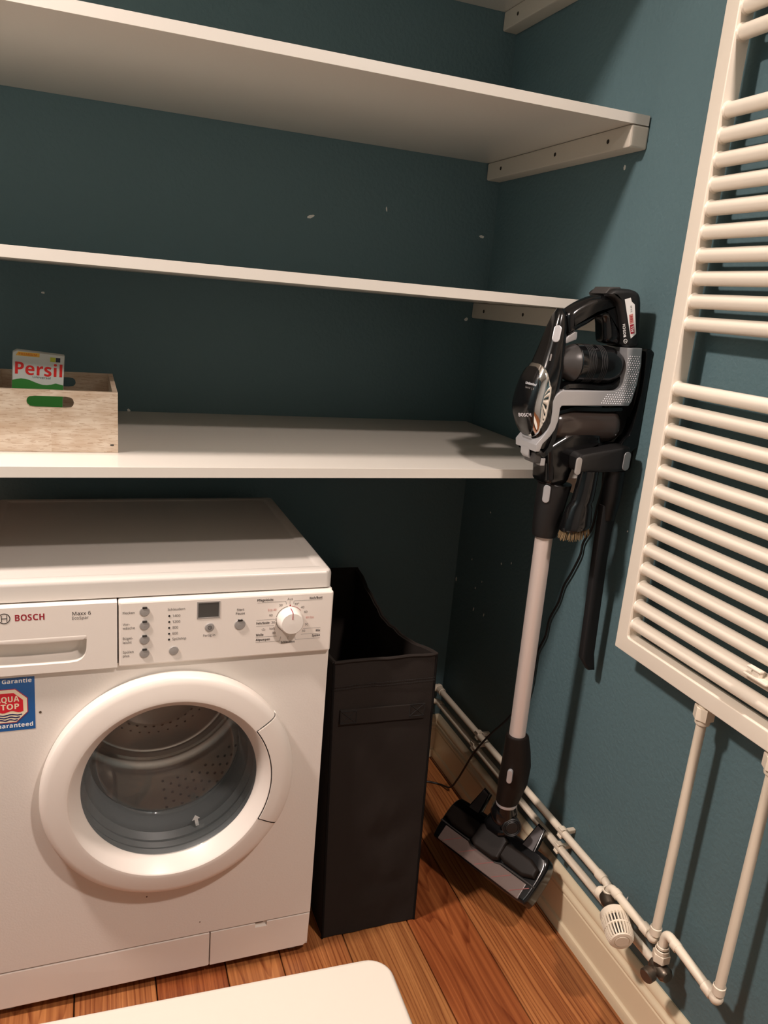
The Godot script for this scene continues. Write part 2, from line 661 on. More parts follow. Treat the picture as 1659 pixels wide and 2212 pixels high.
# points of a rectangle and of a hole outline seen from c at the same angles
func rect_and_hole(c: Vector2, lo: Vector2, hi: Vector2, half: float, r: float, n: int) -> Array:
	var angles := []
	for i in n: angles.append(TAU * i / n)
	for p in [lo, hi, Vector2(lo.x, hi.y), Vector2(hi.x, lo.y)]: angles.append(fposmod((p - c).angle(), TAU))
	angles.sort()
	var outer := PackedVector2Array()
	var hole := PackedVector2Array()
	for a in angles:
		var d := Vector2(cos(a), sin(a))
		var tx := 1e9
		var ty := 1e9
		if absf(d.x) > 1e-6: tx = ((hi.x if d.x > 0 else lo.x) - c.x) / d.x
		if absf(d.y) > 1e-6: ty = ((hi.y if d.y > 0 else lo.y) - c.y) / d.y
		outer.append(c + d * minf(tx, ty))
		# stadium of half-length «half» and radius r
		var t := 1e9
		if absf(d.y) > 1e-6: t = r / absf(d.y)
		if t * absf(d.x) > half or absf(d.y) <= 1e-6:
			var b := -absf(d.x) * half
			t = -b + sqrt(maxf(0.0, b * b - (half * half - r * r)))
		hole.append(c + d * t)
	return [outer, hole]


# ---------------------------------------------------------------- washing machine
func washing_machine() -> void:
	var x0 := -1.174
	var x1 := -0.5765
	var t := thing("washing_machine", "white front-loading washing machine with round door under the shelves", "washing machine", Vector3(-0.875, 0, 0.38))
	var zf := 0.640
	var dc := Vector2(-0.858, 0.458)
	var s := Shape.new()
	# cabinet: sides, back and bottom, open to the front
	s.box(Vector3(x0, 0.02, 0.112), Vector3(x0 + 0.004, 0.814, zf - 0.006))
	s.box(Vector3(x1 - 0.004, 0.02, 0.112), Vector3(x1, 0.814, zf - 0.006))
	s.box(Vector3(x0, 0.02, 0.112), Vector3(x1, 0.814, 0.116))
	s.box(Vector3(x0, 0.02, 0.112), Vector3(x1, 0.026, zf - 0.006))
	part("cabinet", s, M.enamel, t)
	s = Shape.new()
	var rh := rect_and_hole(dc, Vector2(x0, 0.1045), Vector2(x1, 0.70), 0.0, 0.165, 72)
	holed_plate(s, rh[0], rh[1], zf - 0.012, zf)
	part("front_panel", s, M.enamel, t, "", 20.0)
	# worktop with a raised rim and a shallow field
	s = Shape.new()
	var zt := 0.634
	var zb := 0.112
	var ring := func(d: float, y: float) -> PackedVector3Array:
		var r := PackedVector3Array()
		var rad := maxf(0.003, 0.012 - d)
		var cs := [[x0 + d + rad, zb + d + rad, PI], [x1 - d - rad, zb + d + rad, 1.5 * PI], [x1 - d - rad, zt - d - rad, 0.0], [x0 + d + rad, zt - d - rad, 0.5 * PI]]
		for c in cs:
			for j in 4:
				var a: float = c[2] + j * PI / 6
				r.append(Vector3(c[0] + cos(a) * rad, y, c[1] + sin(a) * rad))
		return r
	s.loft([ring.call(0.004, 0.8158), ring.call(0.0, 0.8165), ring.call(0.0, 0.842), ring.call(0.002, 0.847), ring.call(0.006, 0.8495), ring.call(0.018, 0.85), ring.call(0.024, 0.849), ring.call(0.028, 0.8468)])
	part("worktop", s, M.worktop, t)
	# control panel and drawer front
	var zp := 0.650
	s = Shape.new()
	s.box(Vector3(-0.9482, 0.6967, 0.618), Vector3(x1 - 0.0005, 0.8138, zp), 0.003)
	var panel := part("control_panel", s, M.plastic_white, t)
	s = Shape.new()
	var rd := rect_and_outline(Vector2(-1.08, 0.738), Vector2(x0, 0.6967), Vector2(-0.9502, 0.8138), chaikin(pts([-1.165, 0.7590, -1.155, 0.7590, -1.003, 0.7560, -0.9975, 0.7555, -0.9980, 0.7480, -0.9990, 0.7230, -1.012, 0.7125, -1.030, 0.7120, -1.150, 0.7120, -1.163, 0.7170, -1.166, 0.7300, -1.166, 0.7540]), 2), 72)
	holed_plate(s, rd[0], rd[1], 0.625, zp)
	var drawer := part("detergent_drawer", s, M.plastic_white, t, "", 25.0)
	# finger recess: upper lip and scooped bowl
	s = Shape.new()
	var bowl := []
	for k in 6:
		var f := k / 5.0
		var q := PackedVector3Array()
		for p in rd[1]:
			var c := Vector2(-1.078, 0.738)
			var pp: Vector2 = c + (p - c) * (1.0 - 0.18 * f * f)
			q.append(Vector3(pp.x, pp.y + 0.004 * f, zp - 0.001 - 0.026 * sin(f * PI / 2)))
		bowl.append(q)
	s.loft(bowl, false, true, true, false)
	part("finger_recess", s, M.plastic_white, drawer)
	s = Shape.new()
	s.prism(pts([-1.166, 0.7600, -1.162, 0.7535, -1.08, 0.7490, -1.003, 0.7510, -0.9965, 0.7560, -0.9985, 0.7600]), at_z(0.632), 0.0185, 0.002)
	part("recess_lip", s, M.plastic_white, drawer)
	var on := func(x: float, y: float) -> Transform3D: return Transform3D(Basis(), Vector3(x, y, zp + 0.0001))
	# emblem: ring with armature
	s = Shape.new()
	var cr := rect_and_hole(Vector2(-1.119, 0.7965), Vector2(-1.2, 0.7), Vector2(-1.0, 0.9), 0.0, 0.0088, 40)
	var inner := PackedVector2Array()
	for p in cr[1]: inner.append(Vector2(-1.119, 0.7965) + (p - Vector2(-1.119, 0.7965)) * 0.87)
	holed_plate(s, cr[1], inner, zp, zp + 0.0004)
	for dx in [-0.0042, 0.0034]:
		s.box(Vector3(-1.119 + dx, 0.791, zp), Vector3(-1.119 + dx + 0.0009, 0.802, zp + 0.0004))
	s.box(Vector3(-1.1225, 0.796, zp), Vector3(-1.1155, 0.797, zp + 0.0004))
	part("emblem", s, M.print_dark, drawer)
	text("BOSCH", 0.0105, M.print_red, drawer, on.call(-1.082, 0.7965), 0, 0.043, true)
	text("Maxx 6", 0.0062, M.print_dark, drawer, on.call(-1.005, 0.7985), 0, 0.028)
	text("EcoSpar", 0.005, M.print_grey, drawer, on.call(-1.007, 0.790), 0, 0.025)
	# round grey buttons with their lamps
	var labels := ["Flecken", "Vor-\nwäsche", "Bügel-\nleicht", "Spülen\nplus"]
	var ys := [0.7955, 0.7705, 0.7445, 0.7195]
	for k in 4:
		round_button(panel, -0.9065, ys[k], 0.0082, true)
		var lines: PackedStringArray = labels[k].split("\n")
		for j in lines.size():
			text(lines[j], 0.0042, M.print_grey, panel, on.call(-0.9415, ys[k] - j * 0.0068 + (0.0034 if lines.size() > 1 else -0.001)), -1)
	round_button(panel, -0.8583, 0.7205, 0.0080, false)
	round_button(panel, -0.7985, 0.7595, 0.0080, false)
	round_button(panel, -0.746, 0.7610, 0.0096, true)
	# clock print on its button
	s = Shape.new()
	var kr := disc(Vector2(-0.7985, 0.7595), 0.0034, 18)
	var kr2 := disc(Vector2(-0.7985, 0.7595), 0.0027, 18)
	holed_plate(s, kr, kr2, zp + 0.0024, zp + 0.0029)
	s.box(Vector3(-0.7988, 0.7593, zp + 0.0024), Vector3(-0.7982, 0.7616, zp + 0.0029))
	s.box(Vector3(-0.7988, 0.7593, zp + 0.0024), Vector3(-0.7966, 0.7598, zp + 0.0029))
	part("clock_mark", s, M.print_dark, panel)
	text("Schleudern", 0.0042, M.print_grey, panel, on.call(-0.8692, 0.7965), -1, 0.0285)
	var spins := ["1400", "1200", "800", "600", "Spülstop"]
	for k in 5:
		var y := 0.7845 - k * 0.0108
		text(spins[k], 0.0044, M.print_grey, panel, on.call(-0.8612, y), -1)
		s = Shape.new()
		s.prism(disc(Vector2(-0.8665, y), 0.0018, 14), at_z(zp - 0.0002), 0.0008)
		part("indicator", s, M.black, panel)
	text("Fertig in", 0.0042, M.print_grey, panel, on.call(-0.799, 0.7435))
	text("Start", 0.0044, M.print_dark, panel, on.call(-0.746, 0.7885))
	text("Pause", 0.0044, M.print_dark, panel, on.call(-0.746, 0.7815))
	# display
	s = Shape.new()
	var dr := rect_and_hole(Vector2(-0.801, 0.7915), Vector2(-0.8205, 0.7760), Vector2(-0.7815, 0.8072), 0.0, 0.005, 16)
	var din := PackedVector2Array()
	for p in dr[0]:
		din.append(Vector2(clampf(p.x, -0.8185, -0.7835), clampf(p.y, 0.7782, 0.8050)))
	holed_plate(s, dr[0], din, zp - 0.003, zp + 0.0007)
	part("display_frame", s, M.button, panel, "", 20.0)
	s = Shape.new()
	s.box(Vector3(-0.8187, 0.7780, zp - 0.002), Vector3(-0.7833, 0.8052, zp + 0.0001))
	part("display", s, M.lcd, panel)
	# programme dial
	var kc := Vector2(-0.6572, 0.7650)
	s = Shape.new()
	s.lathe([[0.0001, 0.0], [0.0232, 0.0], [0.0230, 0.004], [0.0213, 0.018], [0.0204, 0.0215], [0.0190, 0.0228], [0.0001, 0.0234]], 48, Transform3D(Basis(Vector3.RIGHT, Vector3(0, 0, 1), Vector3(0, -1, 0)), Vector3(kc.x, kc.y, zp)))
	var dial := part("programme_dial", s, M.plastic_cream, t)
	s = Shape.new()
	s.tube([Vector3(kc.x - 0.0002, kc.y + 0.0226, zp + 0.006), Vector3(kc.x, kc.y + 0.0216, zp + 0.018), Vector3(kc.x, kc.y + 0.0199, zp + 0.0225), Vector3(kc.x, kc.y + 0.0085, zp + 0.0232)], 0.0008, 6)
	part("pointer", s, M.print_red, dial)
	s = Shape.new()
	s.prism(disc(Vector2(kc.x, kc.y + 0.0262), 0.0014, 14), at_z(zp), 0.0004)
	part("pointer_dot", s, M.print_red, panel)
	for a in [[100.0, 168.0, true], [172.0, 184.0, true], [188.0, 232.0, true], [236.0, 262.0, true], [82.0, 38.0, false]]:
		s = Shape.new()
		var path := []
		for k in 13:
			var w := deg_to_rad(lerpf(a[0], a[1], k / 12.0))
			path.append(Vector3(kc.x + cos(w) * 0.0248, kc.y + sin(w) * 0.0248, zp + 0.0001))
		s.tube(path, 0.00038, 5)
		part("scale_arc", s, M.print_dark if a[2] else M.print_red, panel)
	var rules := [[-0.7170, 0.7995, -0.6655, 0.7995], [-0.6655, 0.7995, -0.6645, 0.7935], [-0.6582, 0.8000, -0.6582, 0.7935], [-0.6510, 0.7995, -0.6515, 0.7935], [-0.6510, 0.7995, -0.5985, 0.7995], [-0.7170, 0.7665, -0.6835, 0.7665], [-0.7170, 0.7548, -0.6850, 0.7548], [-0.7170, 0.7340, -0.6800, 0.7340], [-0.7170, 0.7238, -0.6735, 0.7238], [-0.6735, 0.7238, -0.6720, 0.7320], [-0.6582, 0.7250, -0.6582, 0.7320], [-0.6445, 0.7240, -0.6455, 0.7300], [-0.6445, 0.7240, -0.5985, 0.7240], [-0.6345, 0.7335, -0.5985, 0.7335], [-0.6315, 0.7445, -0.5985, 0.7445]]
	for r in rules:
		s = Shape.new()
		s.tube([Vector3(r[0], r[1], zp), Vector3(r[2], r[3], zp)], 0.00028, 5)
		part("printed_line", s, M.print_grey, panel)
	for w in [["Pflegeleicht", -0.7170, 0.8035, -1, 1], ["Koch/Bunt", -0.5985, 0.8035, 1, 1], ["Aus", -0.6582, 0.8035, 0, 0], ["30", -0.6745, 0.7925, 0, 0], ["Eco 40", -0.6820, 0.7845, 1, 2], ["60", -0.6885, 0.7745, 1, 0], ["Fein/Seide", -0.7170, 0.7605, -1, 1], ["30", -0.6838, 0.7605, 1, 0], ["kalt", -0.6835, 0.7490, 1, 0], ["Wolle", -0.7170, 0.7380, -1, 1], ["30", -0.6820, 0.7400, 1, 0], ["Abpumpen", -0.7170, 0.7280, -1, 1], ["Schleudern", -0.6582, 0.7205, 0, 1], ["30°", -0.6455, 0.7935, 0, 0], ["40", -0.6345, 0.7865, 0, 0], ["60", -0.6280, 0.7770, 0, 0], ["60 Eco", -0.6270, 0.7660, -1, 2], ["90", -0.6280, 0.7525, -1, 0], ["30", -0.6330, 0.7400, -1, 0], ["Mix", -0.5985, 0.7395, 1, 1], ["Spülen", -0.5985, 0.7290, 1, 1]]:
		var wide := {"Pflegeleicht": 0.0285, "Koch/Bunt": 0.0235, "Fein/Seide": 0.0235, "Wolle": 0.0135, "Abpumpen": 0.0255, "Schleudern": 0.0255, "Mix": 0.0082, "Spülen": 0.0148, "Eco 40": 0.0150, "60 Eco": 0.0145}
		var ink: Material = M.print_grey
		if w[4] == 1: ink = M.print_dark
		if w[4] == 2: ink = M.print_pale_red
		text(w[0], 0.0043, ink, panel, on.call(w[1], w[2]), w[3], wide.get(w[0], 0.0), w[4] == 1)
	# hand-wash tub sign
	s = Shape.new()
	s.tube([Vector3(-0.7070, 0.7485, zp), Vector3(-0.7060, 0.7462, zp), Vector3(-0.7015, 0.7462, zp), Vector3(-0.7005, 0.7485, zp)], 0.00028, 5)
	var hand := []
	for k in 9: hand.append(Vector3(-0.7038 + cos(TAU * k / 8) * 0.0014, 0.7485 + sin(TAU * k / 8) * 0.0016, zp))
	s.tube(hand, 0.00025, 5)
	part("hand_wash_mark", s, M.print_grey, panel)
	# door
	var dxf := Transform3D(Basis(Vector3.RIGHT, Vector3(0, 0, 1), Vector3(0, -1, 0)), Vector3(dc.x, dc.y, zf))
	s = Shape.new()
	s.lathe([[0.162, 0.001], [0.2195, 0.001], [0.2205, 0.006], [0.2202, 0.018], [0.2180, 0.0250], [0.2140, 0.0285], [0.206, 0.0310], [0.182, 0.0335], [0.1755, 0.0330], [0.1725, 0.0308], [0.1555, 0.008], [0.1545, 0.004], [0.162, 0.001]], 96, dxf, false)
	var door := part("door_ring", s, M.plastic_white, t, "", 30.0)
	s = Shape.new()
	s.lathe([[0.1560, 0.005], [0.1535, 0.003], [0.1505, -0.012], [0.1440, -0.045], [0.1345, -0.080], [0.1300, -0.088], [0.1235, -0.091], [0.1190, -0.0905], [0.0800, -0.099], [0.0400, -0.1035], [0.0005, -0.105]], 72, dxf, false)
	part("glass_bowl", s, M.glass, door, "clear glass bowl of the door", 60.0)
	# handle plate let into the right of the ring
	s = Shape.new()
	var hrows := []
	for k in 17:
		var w := deg_to_rad(lerpf(-31.0, 31.0, k / 16.0)) + deg_to_rad(3.0)
		var r_in := 0.178 + 0.0 * k
		var q := PackedVector3Array()
		for pr in [[r_in, 0.0320], [r_in + 0.0006, 0.0348], [0.196, 0.0342], [0.2065, 0.0325], [0.2146, 0.0298], [0.2188, 0.0260], [0.2210, 0.018], [0.2212, 0.006], [0.2150, 0.004], [r_in, 0.02]]:
			q.append(dxf * Vector3(cos(w) * pr[0], pr[1], -sin(w) * pr[0]))
		hrows.append(q)
	s.loft(hrows)
	part("door_handle", s, M.plastic_white, door, "", 30.0)
	s = Shape.new()
	var gp := []
	for k in 21:
		var w := deg_to_rad(lerpf(-31.6, 31.6, k / 20.0)) + deg_to_rad(3.0)
		gp.append(dxf * Vector3(cos(w) * 0.1772, 0.0328, -sin(w) * 0.1772))
	s.tube(gp, 0.0010, 5)
	for e in [-31.6, 31.6]:
		var w: float = deg_to_rad(e) + deg_to_rad(3.0)
		var gl := []
		for pr in [[0.1772, 0.0332], [0.195, 0.0324], [0.207, 0.0309], [0.2140, 0.0285], [0.2180, 0.0250], [0.2202, 0.018]]:
			gl.append(dxf * Vector3(cos(w) * pr[0], pr[1], -sin(w) * pr[0]))
		s.tube(gl, 0.0009, 5)
	part("handle_gap", s, M.seam, door)
	# rubber cuff, drum, lifters
	s = Shape.new()
	s.lathe([[0.170, -0.004], [0.166, -0.012], [0.160, -0.020], [0.163, -0.028], [0.157, -0.036], [0.160, -0.046], [0.150, -0.056], [0.1535, -0.064], [0.1500, -0.076], [0.1420, -0.090], [0.1400, -0.100], [0.1415, -0.108], [0.1700, -0.116]], 72, dxf, false)
	part("rubber_cuff", s, M.gasket, t, "", 50.0)
	s = Shape.new()
	s.lathe([[0.142, -0.114], [0.150, -0.120], [0.205, -0.130], [0.235, -0.150], [0.236, -0.350], [0.232, -0.370], [0.222, -0.383], [0.207, -0.389], [0.200, -0.384], [0.193, -0.384], [0.186, -0.390], [0.179, -0.386], [0.172, -0.390], [0.12, -0.395], [0.105, -0.38], [0.0005, -0.38]], 72, dxf, false)
	var drum := part("drum", s, M.steel, t, "", 40.0)
	s = Shape.new()
	for row in 12:
		for k in 44:
			if (k + 4) % 15 < 3: continue
			var w := TAU * (k + 0.5 * (row % 2)) / 44.0
			var o := Vector3(cos(w) * 0.2350, -0.165 - row * 0.0165, sin(w) * 0.2350)
			var inw := Vector3(-cos(w), 0, -sin(w))
			var f := along(dxf.basis * inw, dxf * (o + inw * 0.0002))
			s.lathe([[0.0001, 0.0006], [0.0032, 0.0004], [0.0034, 0.0]], 6, f, false)
	for row in 3:
		for k in 40:
			var w := TAU * (k + 0.5 * (row % 2)) / 40.0
			var r := 0.118 + row * 0.018
			var f2 := Transform3D(dxf.basis, dxf * Vector3(cos(w) * r, -0.3940, sin(w) * r))
			s.lathe([[0.0001, 0.0006], [0.0036, 0.0004], [0.0038, 0.0]], 6, f2, false)
	var holes := part("drum_holes", s, M.black_matt, drum)
	holes.set_meta("kind", "stuff")
	for k in 3:
		s = Shape.new()
		var w := TAU * k / 3 + 2.1
		var rows := []
		for j in 9:
			var hgt: float = 0.05 * sin(PI * (0.12 + 0.76 * j / 8.0))
			var q := PackedVector3Array()
			for c in 7:
				var a := w + (c / 6.0 - 0.5) * 0.34
				var rr := 0.235 - hgt * sin(PI * c / 6.0)
				q.append(dxf * Vector3(cos(a) * rr, -0.150 - 0.225 * j / 8.0, sin(a) * rr))
			rows.append(q)
		s.loft(rows, false, false, false, false)
		part("lifter", s, M.steel, drum, "", 50.0)
	s = Shape.new()
	s.prism(pts([-0.0055, -0.014, 0.001, -0.014, 0.0045, 0.003, 0.0085, 0.003, 0.003, 0.014, -0.007, 0.003, -0.002, 0.003]), Transform3D(Basis(Vector3(0.92, 0.36, 0.1), Vector3(-0.36, 0.92, 0.16), Vector3(0, -0.2, 1).normalized()).orthonormalized(), Vector3(-0.806, 0.332, 0.596)), 0.0008)
	part("arrow_mark", s, M.print_white, t, "pale arrow printed on the glass")
	# plinth with service flap, catch and feet
	s = Shape.new()
	s.box(Vector3(x0, 0.022, 0.60), Vector3(-0.7802, 0.1012, zf), 0.002)
	part("plinth", s, M.plastic_white, t)
	s = Shape.new()
	var pc := pts([-0.7785, 0.022, x1 - 0.010, 0.022, x1 - 0.002, 0.030, x1, 0.1012, -0.6665, 0.1012, -0.6665, 0.0915, -0.6895, 0.0915, -0.6895, 0.1012, -0.7785, 0.1012])
	s.prism(pc, at_z(0.60), zf - 0.60, 0.0015)
	part("service_flap", s, M.plastic_white, t, "", 25.0)
	s = Shape.new()
	s.prism(pts([-0.6893, 0.0917, -0.6667, 0.0917, -0.6667, 0.0985, -0.672, 0.0985, -0.674, 0.0955, -0.6893, 0.0955]), at_z(0.62), 0.014)
	part("flap_catch", s, M.plastic_white, t)
	s = Shape.new()
	s.box(Vector3(x0 + 0.004, 0.024, 0.58), Vector3(x1 - 0.004, 0.2, 0.612))
	part("seam_backing", s, M.seam, t)
	for p in [[-0.605, 0.60], [-1.142, 0.60], [-0.605, 0.16], [-1.142, 0.16]]:
		s = Shape.new()
		s.lathe([[0.0001, 0.0], [0.020, 0.0], [0.021, 0.006], [0.017, 0.012], [0.010, 0.014], [0.010, 0.026], [0.0001, 0.026]], 20, Transform3D(Basis(), Vector3(p[0], 0, p[1])))
		part("foot", s, M.foot, t)
	# blue sticker under the drawer
	sticker(t, zf)
	for c in [[-0.900, 0.2135, 0.0016], [-1.072, 0.621, 0.0022], [-0.8, 0.132, 0.0012]]:
		s = Shape.new()
		s.prism(disc(Vector2(c[0], c[1]), c[2], 8), at_z(zf - 0.0002), 0.0006)
		part("stain", s, M.brass_dark, t)


func round_button(panel: Node3D, x: float, y: float, r: float, lamp: bool) -> void:
	var zp := 0.650
	var s := Shape.new()
	s.lathe([[0.0001, -0.001], [r, -0.001], [r, 0.0013], [r - 0.0008, 0.0022], [0.0001, 0.0026]], 28, Transform3D(Basis(Vector3.RIGHT, Vector3(0, 0, 1), Vector3(0, -1, 0)), Vector3(x, y, zp)))
	var b := part("button", s, M.button, panel)
	if lamp:
		s = Shape.new()
		s.prism(stadium(Vector2(x, y + r * 0.86), r * 0.34, 0.0012), at_z(zp + 0.0002), 0.0030)
		part("button_lamp", s, M.black, b)


func sticker(t: Node3D, zf: float) -> void:
	var blue := mat(rgb(24, 92, 158), 0.35)
	var red := mat(rgb(214, 28, 48), 0.35)
	var rim := mat(rgb(176, 44, 78), 0.4)
	var cream := mat(rgb(240, 226, 196), 0.4)
	var navy := mat(rgb(28, 36, 96), 0.4)
	var s := Shape.new()
	s.prism(pts([-1.166, 0.592, -1.080, 0.592, -1.0790, 0.688, -1.166, 0.688]), at_z(zf - 0.0001), 0.0005)
	var st := part("sticker", s, blue, t, "blue square sticker with a red octagon")
	var c := Vector2(-1.121, 0.6375)
	var oct := func(r: float) -> PackedVector2Array:
		var p := PackedVector2Array()
		for k in 8: p.append(c + Vector2(cos(TAU * (k + 0.5) / 8), sin(TAU * (k + 0.5) / 8)) * r)
		return p
	for l in [[0.0335, rim, "octagon_rim", 0.0008], [0.0320, cream, "octagon_band", 0.0010]]:
		s = Shape.new()
		s.prism(oct.call(l[0]), at_z(zf), l[3])
		part(l[2], s, l[1], st)
	var o: PackedVector2Array = oct.call(0.0255)
	var top := PackedVector2Array()
	for p in o:
		if p.y > 0.632: top.append(p)
	top.sort()
	s = Shape.new()
	var poly := pts([-1.1446, 0.6290])
	for k in 13:
		var x := lerpf(-1.1446, -1.0974, k / 12.0)
		poly.append(Vector2(x, 0.6270 + 0.0016 * sin(k * 1.05)))
	poly.append(Vector2(c.x + 0.0236, c.y + 0.0098)); poly.append(Vector2(c.x + 0.0098, c.y + 0.0236))
	poly.append(Vector2(c.x - 0.0098, c.y + 0.0236)); poly.append(Vector2(c.x - 0.0236, c.y + 0.0098))
	poly.remove_at(0)
	s.prism(poly, at_z(zf), 0.0012)
	part("octagon_field", s, red, st)
	for k in 3:
		s = Shape.new()
		var up := PackedVector2Array()
		var dn := PackedVector2Array()
		var half := 0.0215 - k * 0.0035
		for j in 13:
			var x := c.x - half + 2 * half * j / 12.0
			var y := 0.6215 - k * 0.0047 + 0.0011 * sin(j * 1.05)
			up.append(Vector2(x, y + 0.001)); dn.append(Vector2(x, y - 0.001))
		dn.reverse(); up.append_array(dn)
		s.prism(up, at_z(zf), 0.0012)
		part("wave", s, navy, st)
	var on := func(x: float, y: float) -> Transform3D: return Transform3D(Basis(), Vector3(x, y, zf + 0.0006))
	text("Garantie", 0.0072, M.print_white, st, on.call(-1.0835, 0.6822), 1, 0.044, true)
	text("guaranteed", 0.0072, M.print_white, st, on.call(-1.0835, 0.6005), 1, 0.060, true)
	var hi := func(x: float, y: float) -> Transform3D: return Transform3D(Basis(), Vector3(x, y, zf + 0.0013))
	text("AQUA", 0.0098, cream, st, hi.call(c.x, 0.6490), 0, 0.036, true)
	text("STOP", 0.0098, cream, st, hi.call(c.x, 0.6365), 0, 0.035, true)


# ---------------------------------------------------------------- laundry hamper
func hamper() -> void:
	var t := thing("laundry_hamper", "narrow tall black fabric laundry hamper between washing machine and skirting", "laundry basket", Vector3(-0.44, 0, 0.35))
	var nz := noise(3.2, 3, 41)
	var rim_side := [[0.0945, 0.6505], [0.1784, 0.6445], [0.3069, 0.6211], [0.4056, 0.6190], [0.5030, 0.6293], [0.6179, 0.6525]]
	# walk round the mouth: front (left to right), right side (to the back), back, left side
	var rows := 26
	var around := []
	for k in 22: around.append([0, k / 22.0])
	for k in 28: around.append([1, k / 28.0])
	for k in 14: around.append([2, k / 14.0])
	for k in 28: around.append([3, k / 28.0])
	var make := func(inset: float, from_y: float) -> Array:
		var rings := []
		for r in rows + 1:
			var f := r / float(rows)
			var q := PackedVector3Array()
			for a in around:
				var xl := lerpf(-0.536, -0.5545, f)
				var xr := lerpf(-0.3235, -0.338, f)
				var zf := 0.613
				var zb := 0.098
				var top := 0.651
				var x := 0.0
				var z := 0.0
				var u: float = a[1]
				var bow := sin(PI * u)
				match a[0]:
					0:
						x = lerpf(xl, xr, u); z = zf - inset
						z += 0.004 * bow * sin(f * 3.0) + nz.get_noise_2d(x * 3.0, f * 1.4) * 0.005 * bow + nz.get_noise_2d(x * 2.0 + 50.0, f * 9.0) * 0.0035 * minf(1.0, bow * 2.0)
					1:
						z = lerpf(zf, zb, u); x = xr - inset
						for j in rim_side.size() - 1:
							if z >= rim_side[j][0] and z <= rim_side[j + 1][0]:
								top = cubic_interpolate(rim_side[j][1], rim_side[j + 1][1], rim_side[maxi(j - 1, 0)][1], rim_side[mini(j + 2, rim_side.size() - 1)][1], (z - rim_side[j][0]) / (rim_side[j + 1][0] - rim_side[j][0]))
						x += nz.get_noise_2d(z * 3.0 + 9.0, f * 1.6) * 0.008 * bow - 0.012 * bow * f
					2:
						x = lerpf(xr, xl, u); z = zb + inset
					3:
						z = lerpf(zb, zf, u); x = xl + inset
						top = 0.651 - 0.02 * bow
						x += nz.get_noise_2d(z * 3.0 + 30.0, f * 1.6) * 0.006 * bow
				if a[0] == 0 or a[0] == 2: x = clampf(x, xl + inset, xr - inset)
				if a[0] == 1 or a[0] == 3: z = clampf(z, zb + inset, zf - inset)
				q.append(Vector3(x, lerpf(from_y, top, f), z))
			rings.append(q)
		return rings
	var outer: Array = make.call(0.0, 0.002)
	var inner: Array = make.call(0.006, 0.012)
	var s := Shape.new()
	var all := outer.duplicate()
	for k in range(inner.size() - 1, -1, -1): all.append(inner[k])
	s.loft(all, true, true, true, false)
	s.outward(0)
	part("fabric_body", s, M.cloth, t, "", 50.0)
	# piping along the front corners and the mouth
	for c in [0, 22]:
		s = Shape.new()
		var path := []
		for r in outer.size(): path.append(outer[r][c])
		s.tube(path, 0.0026, 6)
		part("corner_piping", s, M.cloth_dark, t)
	s = Shape.new()
	var mouth := []
	for p in outer[rows]: mouth.append(p)
	mouth.append(outer[rows][0])
	s.tube(mouth, 0.0034, 6)
	part("rim_piping", s, M.cloth, t)
	# hem seam and carrying strap with crossed stitching
	var zz := 0.6175
	s = Shape.new()
	for y in [0.602, 0.596]:
		for k in 40:
			var xa := -0.549 + k * 0.0053
			s.tube([Vector3(xa, y + 0.0005 * sin(k), zz), Vector3(xa + 0.0036, y, zz)], 0.0006, 4)
	part("hem_stitching", s, M.thread, t)
	s = Shape.new()
	s.prism(pts([-0.536, 0.517, -0.353, 0.512, -0.354, 0.545, -0.536, 0.549]), at_z(0.614), 0.0046, 0.0012)
	var strap := part("carry_strap", s, M.cloth, t)
	s = Shape.new()
	for x in [-0.534, -0.388]:
		var a := Vector3(x, 0.520, 0.6190)
		var b := Vector3(x + 0.032, 0.5195, 0.6190)
		var c := Vector3(x + 0.032, 0.546, 0.6190)
		var d := Vector3(x, 0.5465, 0.6190)
		for l in [[a, b], [b, c], [c, d], [d, a], [a, c], [b, d]]: s.tube(l, 0.0007, 4)
	part("cross_stitching", s, M.thread, strap)


